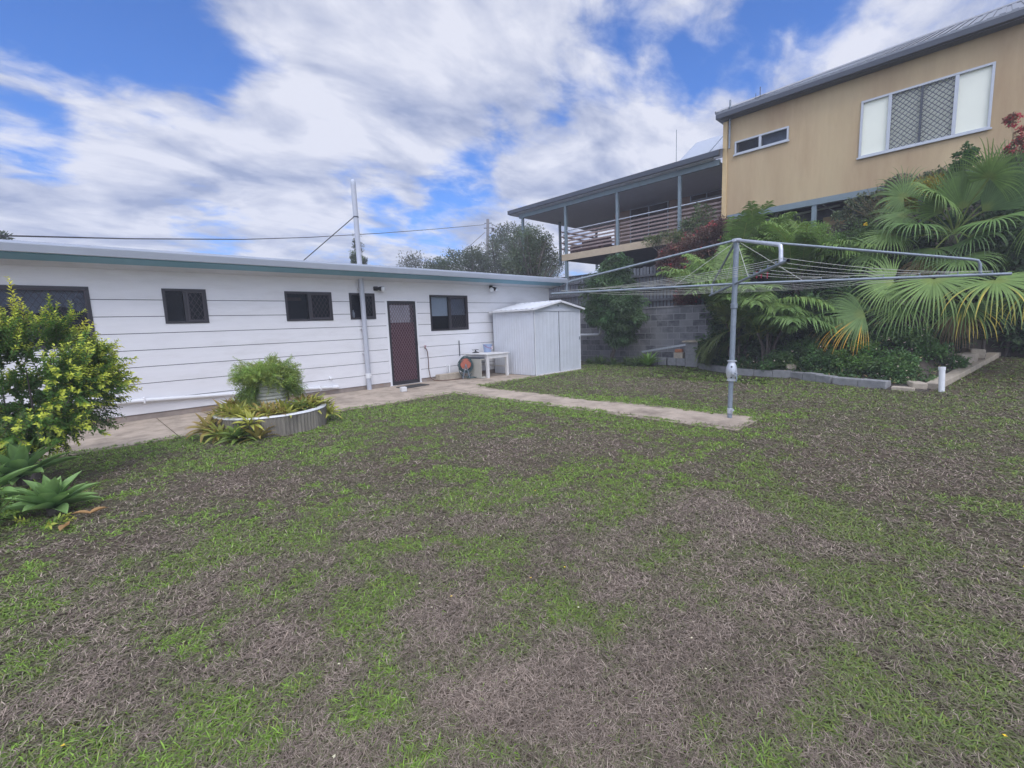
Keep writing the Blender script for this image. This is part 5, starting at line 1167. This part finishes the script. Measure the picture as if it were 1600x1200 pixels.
# fan palms
def fan_leaf(hub, axis, normal, R, nseg=38, spread=2.6, droop=.75, col=(.065, .125, .045), tipc=None, yel=None, petiole=None, start=.38, seed=0):
    lf = LF(); hub = np.array(hub, float); ax_ = nrm(np.array(axis, float)); nn = np.array(normal, float); nn = nrm(nn-ax_*np.dot(nn, ax_)); sd = np.cross(nn, ax_)
    nseg = int(nseg*1.25); angs = np.linspace(-spread, spread, nseg); da = angs[1]-angs[0]; K = 10
    for j, a in enumerate(angs):
        dirv = nrm(ax_*math.cos(a)+sd*math.sin(a)+nn*.10*abs(math.sin(a))); sv = nrm(-ax_*math.sin(a)+sd*math.cos(a))
        l = R*(1-.16*(abs(a)/spread)**2)*rng.uniform(.86, 1.08); p = hub.copy(); d = dirv.copy(); vs = []; cs = []
        dr_ = droop*rng.uniform(.7, 1.5); cb0 = np.array(col)*(1+rng.normal(0, .09)); tone = 1+(.12 if j % 2 else -.05)  # alternate segments lighter and darker: pleat shading put into the leaf colour
        isy = yel is not None and yel[0] <= a/spread <= yel[1] and rng.random() < .72; twist = rng.normal(0, .25); yo = rng.normal(-.05, .14)
        for k in range(K+1):
            u = k/K; r = u*l
            if u < start: hw = r*math.tan(da/2)*1.04+.004
            else: hw = (start*l*math.tan(da/2)*1.04+.004)*(1-((u-start)/(1-start))**.8)*.8+.0022
            w2 = max(0, (u-start)/(1-start)); s2 = nrm(sv*math.cos(twist*w2)+nn*math.sin(twist*w2))
            pl = nn*hw*(.65 if u > .05 else .1)
            vs += [p-s2*hw, p+pl, p+s2*hw]
            c = cb0*tone
            if isy:
                yy = sstep(.42, .9, u+yo)*.9; c = c*(1-yy)+np.array([.36, .29, .06] if tipc is None else tipc)*yy
            elif tipc is not None and u > .8: c = c*(1-.5*(u-.8)/.2)+np.array(tipc)*.5*(u-.8)/.2
            if u < .12: c = c*.6+np.array([.17, .20, .06])*.4
            cs += [c*1.04, c*.9, c*1.04]
            if u >= start*.85: d = nrm(d+np.array([0, 0, -1.])*dr_*1.75*(1.0/K)*(.3+2.1*w2)/(1-start))
            else: d = nrm(d+np.array([0, 0, -1.])*.05*dr_)
            p = p+d*l/K
        f = []
        for k in range(K): f += [(3*k, 3*k+1, 3*k+4, 3*k+3), (3*k+1, 3*k+2, 3*k+5, 3*k+4)]
        lf.raw(np.array(vs), None, np.array(f), np.array(cs))
    if petiole is not None:
        a = V(petiole); b = V(hub); mid = (a+b)/2+V((0, 0, (b-a).length*.10)); lf.tube([a, a+(mid-a)*.6+V((0, 0, .02)), mid, b], .016, (.13, .17, .06), 6)
    return lf
def fan_palm(label, base, crown_c, leaves):
    t = thing('fan_palm', label, 'palm', base); cc = V(crown_c)
    MB().tube([base, (V(base)*.5+cc*.5)+V((.05, .03, 0)), cc], [.17, .14, .13], 12).build('trunk', M['bark'], t, smooth=True)
    for L_ in leaves:
        kw = dict(L_); hub = kw.pop('hub'); lf = fan_leaf(hub, kw.pop('axis'), kw.pop('normal'), kw.pop('R'), petiole=cc, **kw)
        lf.build('frond', LEAF, t)
    return t
GR1 = (.105, .168, .060); GR2 = (.082, .138, .053); GR3 = (.058, .102, .043); YL = (.45, .33, .05)
tc_ = (-.95, -.05, .1)   # roughly towards the lawn
fan_palm('low fan palm with drooping yellow edged fronds over the garden bed', (13.3, .9, .7), (13.1, .85, 1.75), [
    dict(hub=(12.35, .68, 2.02), axis=(-.75, .0, -.45), normal=(-.45, .05, .9), R=1.30, nseg=46, spread=2.25, droop=.85, col=GR1, tipc=(.17, .19, .06)),
    dict(hub=(12.3, -.15, 1.92), axis=(-.6, -.55, -.25), normal=(-.4, -.1, .9), R=1.25, nseg=42, spread=2.2, droop=.8, col=GR1, yel=(-1, .05)),
    dict(hub=(12.15, 1.72, 1.40), axis=(-.25, .92, -.2), normal=(-.7, -.25, .65), R=1.1, nseg=36, spread=1.5, droop=.55, col=GR2, yel=(.1, 1), tipc=(.50, .27, .035)),
    dict(hub=(12.45, 1.32, 2.02), axis=(-.6, .75, -.1), normal=(-.8, -.3, .5), R=1.0, nseg=40, spread=2.1, droop=.55, col=GR1),
    dict(hub=(12.5, 1.1, 1.55), axis=(-.8, .4, -.35), normal=(-.5, .2, .8), R=1.1, nseg=38, spread=1.9, droop=.8, col=GR2),
    dict(hub=(12.5, .2, 1.5), axis=(-.8, -.2, -.4), normal=(-.5, -.1, .8), R=1.0, nseg=36, spread=2.0, droop=.85, col=GR2, yel=(-.2, .35)),
    dict(hub=(12.9, -.6, 1.7), axis=(-.4, -.8, -.2), normal=(-.5, -.1, .9), R=1.1, nseg=36, spread=2.1, droop=.7, col=GR2, yel=(-1, -.4)),
    dict(hub=(12.85, 1.25, 1.25), axis=(-.5, .3, -.8), normal=(-.8, .1, .5), R=.8, nseg=28, spread=1.5, droop=1.4, col=(.20, .145, .085)),
    dict(hub=(12.8, .35, 1.3), axis=(-.5, -.2, -.8), normal=(-.8, .0, .5), R=.75, nseg=28, spread=1.5, droop=1.4, col=(.16, .12, .075)),
    dict(hub=(13.0, 1.9, 1.7), axis=(-.3, .9, .1), normal=(-.6, -.1, .8), R=1.0, nseg=36, spread=2.0, droop=.6, col=GR3),
])
fan_palm('upper fan palm with arching fronds below the large window', (13.9, .5, 1.6), (13.75, .5, 3.0), [
    dict(hub=(13.1, 1.06, 3.22), axis=(-.85, .3, .05), normal=(-.75, .1, .75), R=.80, nseg=36, spread=2.9, droop=1.0, col=(.088, .155, .062)),
    dict(hub=(13.1, -.05, 3.12), axis=(-.8, -.1, -.1), normal=(-.85, .0, .55), R=.85, nseg=34, spread=2.5, droop=.6, col=(.095, .165, .062)),
    dict(hub=(13.4, 1.30, 3.48), axis=(-.4, .85, .15), normal=(-.6, -.2, .8), R=.85, nseg=36, spread=2.3, droop=.9, col=GR2),
    dict(hub=(13.4, 1.72, 2.82), axis=(-.35, .9, .1), normal=(-.6, -.25, .8), R=1.0, nseg=36, spread=1.9, droop=.65, col=GR2),
    dict(hub=(13.5, .70, 3.45), axis=(-.35, .55, .75), normal=(-.75, -.5, .2), R=.95, nseg=34, spread=1.2, droop=.5, col=GR1),
    dict(hub=(13.5, .40, 3.45), axis=(-.15, -.05, 1), normal=(-.8, -.6, .1), R=1.1, nseg=34, spread=1.0, droop=.16, start=.6, col=GR2),
    dict(hub=(13.5, .1, 3.35), axis=(-.2, -.6, .7), normal=(-.75, .45, .35), R=1.2, nseg=36, spread=1.0, droop=.15, start=.62, col=GR3),
    dict(hub=(13.3, .25, 2.85), axis=(-.6, -.5, .1), normal=(-.7, -.1, .7), R=.95, nseg=36, spread=2.2, droop=.75, col=GR3),
    dict(hub=(13.3, .75, 2.7), axis=(-.8, .25, -.2), normal=(-.6, .1, .8), R=.9, nseg=36, spread=2.3, droop=.9, col=GR3),
    dict(hub=(13.6, 1.35, 3.9), axis=(-.3, .5, .5), normal=(-.8, .0, .5), R=.8, nseg=34, spread=2.2, droop=.8, col=GR2),
    dict(hub=(13.8, -.2, 3.8), axis=(-.2, -.5, .8), normal=(-.85, .2, .3), R=1.0, nseg=34, spread=1.1, droop=.2, start=.6, col=GR2),
    dict(hub=(13.4, .9, 2.5), axis=(-.5, .3, -.8), normal=(-.8, .1, .5), R=.8, nseg=28, spread=1.4, droop=1.4, col=(.20, .145, .085)),
    dict(hub=(13.2, .75, 3.75), axis=(-.6, .35, .35), normal=(-.7, .1, .7), R=.85, nseg=34, spread=2.3, droop=.95, col=GR1),
    dict(hub=(13.3, .05, 3.95), axis=(-.5, -.2, .6), normal=(-.85, .0, .5), R=.9, nseg=36, spread=2.0, droop=.6, col=GR1),
    dict(hub=(13.3, 1.5, 3.1), axis=(-.6, .6, -.1), normal=(-.6, -.1, .8), R=.85, nseg=34, spread=2.3, droop=1.0, col=GR1),
    dict(hub=(13.0, .35, 2.45), axis=(-.8, -.1, -.3), normal=(-.6, .0, .8), R=.95, nseg=36, spread=2.2, droop=.95, col=GR2),
    dict(hub=(13.5, -.7, 3.2), axis=(-.4, -.7, .3), normal=(-.7, .1, .7), R=1.1, nseg=36, spread=2.2, droop=.55, col=GR1),
])

# feather (areca) palms
def feather_frond(lf, base, d, L, col, sag=.9, lw=.034, ll=.44, nst=23, tipc=None):
    p = np.array(base, float); d = nrm(np.array(d, float)); pts = []; tn = []
    for k in range(nst+1):
        pts.append(p.copy()); tn.append(d.copy()); d = nrm(d+np.array([0, 0, -sag/nst*(.4+1.5*k/nst)])); p = p+d*L/nst
    pts = np.array(pts); tn = np.array(tn); s0 = nrm(np.cross(tn, UP)); nn = np.cross(s0, tn)
    i0 = int(nst*.22); n2 = 2
    us = np.linspace(i0, nst-.01, (nst-i0)*n2); ii = us.astype(int); fr = (us-ii)[:, None]
    P = pts[ii]*(1-fr)+pts[np.minimum(ii+1, nst)]*fr; T = tn[ii]; Sd = s0[ii]; N = nn[ii]; u = us/nst
    l = ll*(.45+.75*np.sin(np.clip((u-.15)/.85, 0, 1)*PI*.85+.25))*np.where(u > .93, .7, 1)
    for sgn in (1, -1):
        D = Sd*sgn*.85+T*.62+N*.25+rng.normal(0, .06, P.shape); n = len(P)
        C = jit(col, n, .14, .05); C1 = C*1.15 if tipc is None else C*.5+np.array(tipc)*.5
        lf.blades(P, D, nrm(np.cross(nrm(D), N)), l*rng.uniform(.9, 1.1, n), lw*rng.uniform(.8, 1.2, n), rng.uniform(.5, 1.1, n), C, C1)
    lf.tube([tuple(q) for q in pts[::4]], .008, (.16, .19, .06), 5)
def feather_palm(label, base, nf, L, col, el, spread_dir=None, h=.6, canes=6, seed=0, ll=.42, sag=1.0):
    t = thing('feather_palm', label, 'palm', base); m = MB(); b = V(base); tops = []
    for k in range(canes):
        q = k*2.4; tp = b+V((.28*math.cos(q), .28*math.sin(q), h*random.uniform(.7, 1.2))); m.tube([b+V((.12*math.cos(q), .12*math.sin(q), -.05)), (b+tp)/2+V((0, 0, .02)), tp], [.035, .03, .025], 8); tops.append(tp)
    m.build('canes', M['bark'], t, smooth=True)
    for i in range(nf):
        th = i*2.39996+seed; e = el[0]+(el[1]-el[0])*((i*.618) % 1); lf = LF(); k = 1+rng.normal(0, .12)
        feather_frond(lf, tuple(tops[i % canes]), (math.cos(th)*math.cos(e), math.sin(th)*math.cos(e), math.sin(e)), L*rng.uniform(.8, 1.1), np.array(col)*k, sag*rng.uniform(.8, 1.3), ll=ll)
        lf.build('frond', LEAF, t)
    return t
feather_palm('tall feathery palm clump beside the clothesline post', (12.75, 4.55, .45), 62, 2.25, (.095, .152, .052), (.0, 1.4), h=.9, seed=.4)
feather_palm('low feathery palm with dark drooping fronds at the bed edge', (12.35, 3.6, .3), 30, 1.55, (.075, .125, .048), (-.1, 1.25), h=.75, seed=1.3)
feather_palm('shaggy feathery palm hanging low beside the ruined barbecue blocks', (12.75, 4.40, .35), 44, 1.2, (.105, .14, .06), (-.3, 1.35), h=.7, seed=2.2, sag=1.4)
feather_palm('higher feathery palm on the bank above the clothesline wires', (13.9, 3.3, 1.7), 42, 1.7, (.10, .16, .052), (.2, 1.4), h=.7, seed=.9)
feather_palm('bright feathery palm on the bank under the yellow house corner', (14.2, 4.9, 2.3), 40, 1.6, (.10, .16, .052), (.2, 1.4), h=.7, seed=3.0)

# shrubs of the bank
def leafy(name, label, cat, base, blobs, col, L, W, ncl=40, per=70, clr=.22, surf=.4, up=.4, var=.25, group=None, flowers=None, r0=.03, droop=.05):
    t = thing(name, label, cat, base, group); lf = LF(); tips = []
    for (c, rad) in blobs: cc = crown(lf, c, rad, ncl, per, clr, L, W, col, surf=surf, up=up, var=var, droop=droop); tips += [tuple(q) for q in cc[:3]]
    trunk(base, tips[:6], r0, 'stem', t, fork=.3, wob=.02)
    if flowers:
        fc, n, sz = flowers
        for (c, rad) in blobs:
            d = rdir(n); d = d[(d[:, 0] < .35)]; P = np.array(c)+d*np.array(rad)*rng.uniform(.95, 1.12, (len(d), 1)); P = np.repeat(P, 5, 0); k = len(P)
            lf.leaves(P+rng.normal(0, sz*.3, (k, 3)), rdir(k)+np.array([-.4, 0, .3]), rdir(k), sz, sz*.8, jit(fc, k, .2, .1))
    lf.build('foliage', LEAF, t)
    return t
HG = (.115, .19, .06)
leafy('hedge', 'bright green feathery hedge along the foot of the yellow house', 'hedge', (14.9, 4.4, 3.3), [((14.7, 5.1, 3.55), (.5, .6, .5)), ((14.7, 4.3, 3.6), (.5, .65, .5)), ((14.7, 3.5, 3.4), (.5, .6, .5)), ((14.4, 2.9, 3.0), (.5, .6, .5)), ((14.2, 4.6, 3.0), (.5, .8, .5)), ((14.1, 3.6, 2.8), (.5, .7, .5))], HG, .075, .022, 60, 90, .2)
leafy('bougainvillea', 'purple brown bougainvillea with red bracts spilling below the verandah', 'climber', (14.6, 6.3, 2.2), [((14.4, 6.3, 3.6), (.4, .6, .5)), ((14.3, 6.9, 3.1), (.35, .5, .5)), ((14.2, 6.3, 2.5), (.35, .55, .55)), ((14.6, 5.7, 4.05), (.35, .5, .3)), ((14.05, 6.5, 2.15), (.22, .35, .3)), ((14.3, 7.2, 3.4), (.3, .3, .3))], (.098, .056, .056), .08, .042, 40, 60, .2, flowers=((.26, .045, .065), 26, .05))
leafy('bougainvillea', 'sparse red flowered shrub at the right edge beside the big window', 'shrub', (13.9, -.6, 3.2), [((13.4, -.19, 4.95), (.09, .10, .11)), ((13.4, -.36, 4.66), (.1, .12, .14)), ((13.45, -.28, 4.45), (.14, .16, .08))], (.12, .07, .06), .06, .04, 7, 20, .07, flowers=((.30, .045, .07), 34, .040), r0=.012)
leafy('croton', 'yellow leaved shrub against the yellow wall', 'shrub', (14.3, 1.1, 3.2), [((14.2, 1.0, 4.1), (.25, .38, .28)), ((14.2, 1.35, 3.95), (.25, .35, .22))], (.23, .20, .05), .09, .04, 18, 40, .14)
leafy('shrub', 'small dark rounded shrub standing above the yellow leaved shrub', 'shrub', (13.9, .45, 3.0), [((13.6, .38, 4.52), (.17, .19, .2)), ((13.6, .45, 4.35), (.13, .15, .15))], (.045, .085, .035), .07, .05, 14, 40, .09, r0=.02)
# sparse twiggy bush
t = thing('twiggy_bush', 'sparse twiggy bush in front of the yellow wall', 'bush', (14.3, 1.75, 3.4)); lf = LF()
st = np.tile([14.3, 1.75, 3.5], (26, 1)); a = rng.uniform(-1.25, 1.25, 26); dr = np.stack([rng.normal(-.2, .3, 26), np.sin(a), np.cos(a)], 1)
shoots(lf, st, dr, rng.uniform(.6, 1.15, 26), .06, .05, .018, (.09, .10, .05), (.13, .10, .05), .8, .2, twr=.006, twig=(.10, .08, .06))
lf.build('foliage', LEAF, t)
t = thing('vine', 'grey green vine covering the underfloor below the yellow wall', 'vine', (15.2, 2.2, 3.6)); lf = LF()
for (c, rad) in (((15.2, 2.4, 4.0), (.2, .55, .45)), ((15.1, 1.8, 4.1), (.2, .5, .4)), ((15.3, 1.2, 4.55), (.2, .7, .2))): crown(lf, c, rad, 34, 50, .16, .06, .04, (.085, .105, .075), surf=.4)
lf.build('foliage', LEAF, t)
leafy('shrub', 'leafy shrub with a yellow flower below the vine', 'shrub', (14.5, 2.2, 2.8), [((14.3, 2.2, 3.35), (.4, .5, .4)), ((14.2, 1.7, 3.2), (.4, .45, .4))], (.06, .10, .045), .09, .04, 30, 50, .2, flowers=None)
yf = LF(); P = np.tile([13.95, 2.05, 3.5], (8, 1)); yf.leaves(P, rdir(8), rdir(8), .06, .05, (.6, .45, .03)); 
# filler shrubs on the bank, dark leaf colour standing in for deep shade
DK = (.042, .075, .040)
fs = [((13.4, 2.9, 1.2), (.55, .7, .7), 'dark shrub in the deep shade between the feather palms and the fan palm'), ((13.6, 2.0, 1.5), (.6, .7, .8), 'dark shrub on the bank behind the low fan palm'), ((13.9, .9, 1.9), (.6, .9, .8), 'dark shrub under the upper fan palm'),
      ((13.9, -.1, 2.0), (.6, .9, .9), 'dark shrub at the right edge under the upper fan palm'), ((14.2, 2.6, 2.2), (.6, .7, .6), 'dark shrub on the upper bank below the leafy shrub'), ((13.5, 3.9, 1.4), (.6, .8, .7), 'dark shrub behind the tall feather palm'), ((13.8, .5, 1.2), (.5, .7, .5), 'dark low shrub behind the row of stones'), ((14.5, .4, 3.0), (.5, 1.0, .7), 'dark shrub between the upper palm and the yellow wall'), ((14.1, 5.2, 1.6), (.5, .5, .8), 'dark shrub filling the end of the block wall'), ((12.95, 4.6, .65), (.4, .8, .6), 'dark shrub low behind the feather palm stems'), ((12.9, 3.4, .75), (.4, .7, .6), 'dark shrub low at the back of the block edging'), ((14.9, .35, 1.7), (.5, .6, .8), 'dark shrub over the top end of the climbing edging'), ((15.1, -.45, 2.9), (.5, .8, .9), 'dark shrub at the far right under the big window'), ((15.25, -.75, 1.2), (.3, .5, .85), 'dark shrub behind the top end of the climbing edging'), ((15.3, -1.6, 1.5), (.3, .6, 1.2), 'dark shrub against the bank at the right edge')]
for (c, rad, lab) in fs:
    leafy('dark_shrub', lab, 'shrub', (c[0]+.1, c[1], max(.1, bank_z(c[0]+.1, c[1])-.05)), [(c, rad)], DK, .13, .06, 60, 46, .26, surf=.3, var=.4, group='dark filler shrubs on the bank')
# flowering ground cover shrubs at the front of the bed
LN = (.06, .115, .045)
lp = [(12.0, 3.35, .28, .38, 'leftmost low flowering shrub in the bed near the clothesline post'), (12.15, 2.75, .42, .45, 'taller flowering shrub with pale pink heads in the middle of the bed'), (12.0, 2.25, .36, .45, 'flowering shrub just right of the tallest one along the block edging'), (11.75, 1.72, .32, .42, 'light green flowering shrub behind the middle edging blocks'), (11.6, 1.2, .26, .38, 'low flowering shrub behind the white capped standpipe'), (12.3, 1.75, .32, .42, 'flowering shrub behind the light green one'), (12.5, 2.35, .5, .45, 'flowering shrub at the back of the bed under the orange frond'), (12.2, 1.0, .25, .36, 'small flowering shrub in front of the row of stones'), (11.35, 1.05, .22, .3, 'low leafy plant at the inner corner of the garden bed'), (12.3, .75, .2, .32, 'broad flowering shrub behind the climbing edging'), (12.85, .42, .16, .24, 'smallest flowering shrub right of the stones')]
for i, (x, y, z, r, lab) in enumerate(lp):
    zb = bank_z(x, y); leafy('flowering_shrub', lab, 'shrub', (x, y, zb-.02), [((x, y, zb+z*.75), (r, r*1.15, z*.9))], LN if i != 3 else (.07, .13, .04), .055, .034, 34, 56, .13, surf=.35, group='flowering shrubs in the garden bed', flowers=((.50, .42, .46), 9, .022), r0=.012)
# potted plant and creeper on the verandah edge
leafy('verandah_plant', 'leafy plant growing through the verandah rails by the yellow corner', 'plant', (15.3, 6.6, 3.9), [((15.35, 6.55, 4.75), (.14, .35, .4)), ((15.3, 6.9, 4.5), (.15, .35, .25))], (.075, .11, .06), .09, .035, 18, 30, .14)
leafy('verandah_creeper', 'straggling green creeper along the tan verandah edge', 'creeper', (15.2, 7.8, 3.3), [((15.25, 7.7, 4.25), (.15, .5, .18)), ((15.2, 8.3, 4.2), (.12, .35, .14)), ((15.2, 7.4, 4.0), (.2, .4, .3))], (.10, .125, .065), .10, .03, 16, 26, .14)
props(yf.build('yellow_flower', LEAF, None, (13.95, 2.05, 3.5)), 'single yellow flower on the leafy shrub', 'flower')

# low leafy ground cover on the front of the bed
def ground_cover():
    lf = LF(); n = 60000; x = rng.uniform(10.8, 14.6, n); y = rng.uniform(-.6, 6.0, n)
    e = np.minimum(x-edge_x(y), (y-edge_y(x))*1.6); k = (e > .16) & (rng.random(n) < np.clip(.75+1.3*nsample(x, y), .25, 1)); x, y, e = x[k], y[k], e[k]; n = len(x)
    z = np.array([bank_z(a, b) for a, b in zip(x, y)])+rng.uniform(0, .14, n)*np.clip(e*2, .3, 1)
    lf.leaves(np.stack([x, y, z], 1), rdir(n)+UP*.5, rdir(n)*.6+UP, rng.uniform(.045, .10, n), rng.uniform(.028, .05, n), jit((.055, .10, .042), n, .4, .12), .2, .1)
    dd = rng.random(n) < .08; m = dd.sum()
    lf.leaves(np.stack([x[dd], y[dd], z[dd]], 1), rdir(m), UP+rdir(m)*.5, .09, .03, jit((.24, .19, .12), m))
    props(lf.build('ground_cover', LEAF), 'low dark leafy ground cover and litter over the garden bed', 'ground cover', kind='stuff')
ground_cover()

# ------------------------------------------------------------------ haze
HAZE = 0.0038
if HAZE > 0:
    hm = bpy.data.materials.new('haze_air'); hm.use_nodes = True; n = hm.node_tree.nodes; l = hm.node_tree.links
    n.remove(n['Principled BSDF']); pv = n.new('ShaderNodeVolumePrincipled'); pv.inputs['Density'].default_value = HAZE; pv.inputs['Color'].default_value = (.90, .92, 1, 1); pv.inputs['Anisotropy'].default_value = .0
    l.new(pv.outputs[0], n['Material Output'].inputs['Volume'])
    h = MB().box(-950, 950, -950, 950, -1.5, 17).build('haze', hm); props(h, kind='stuff')
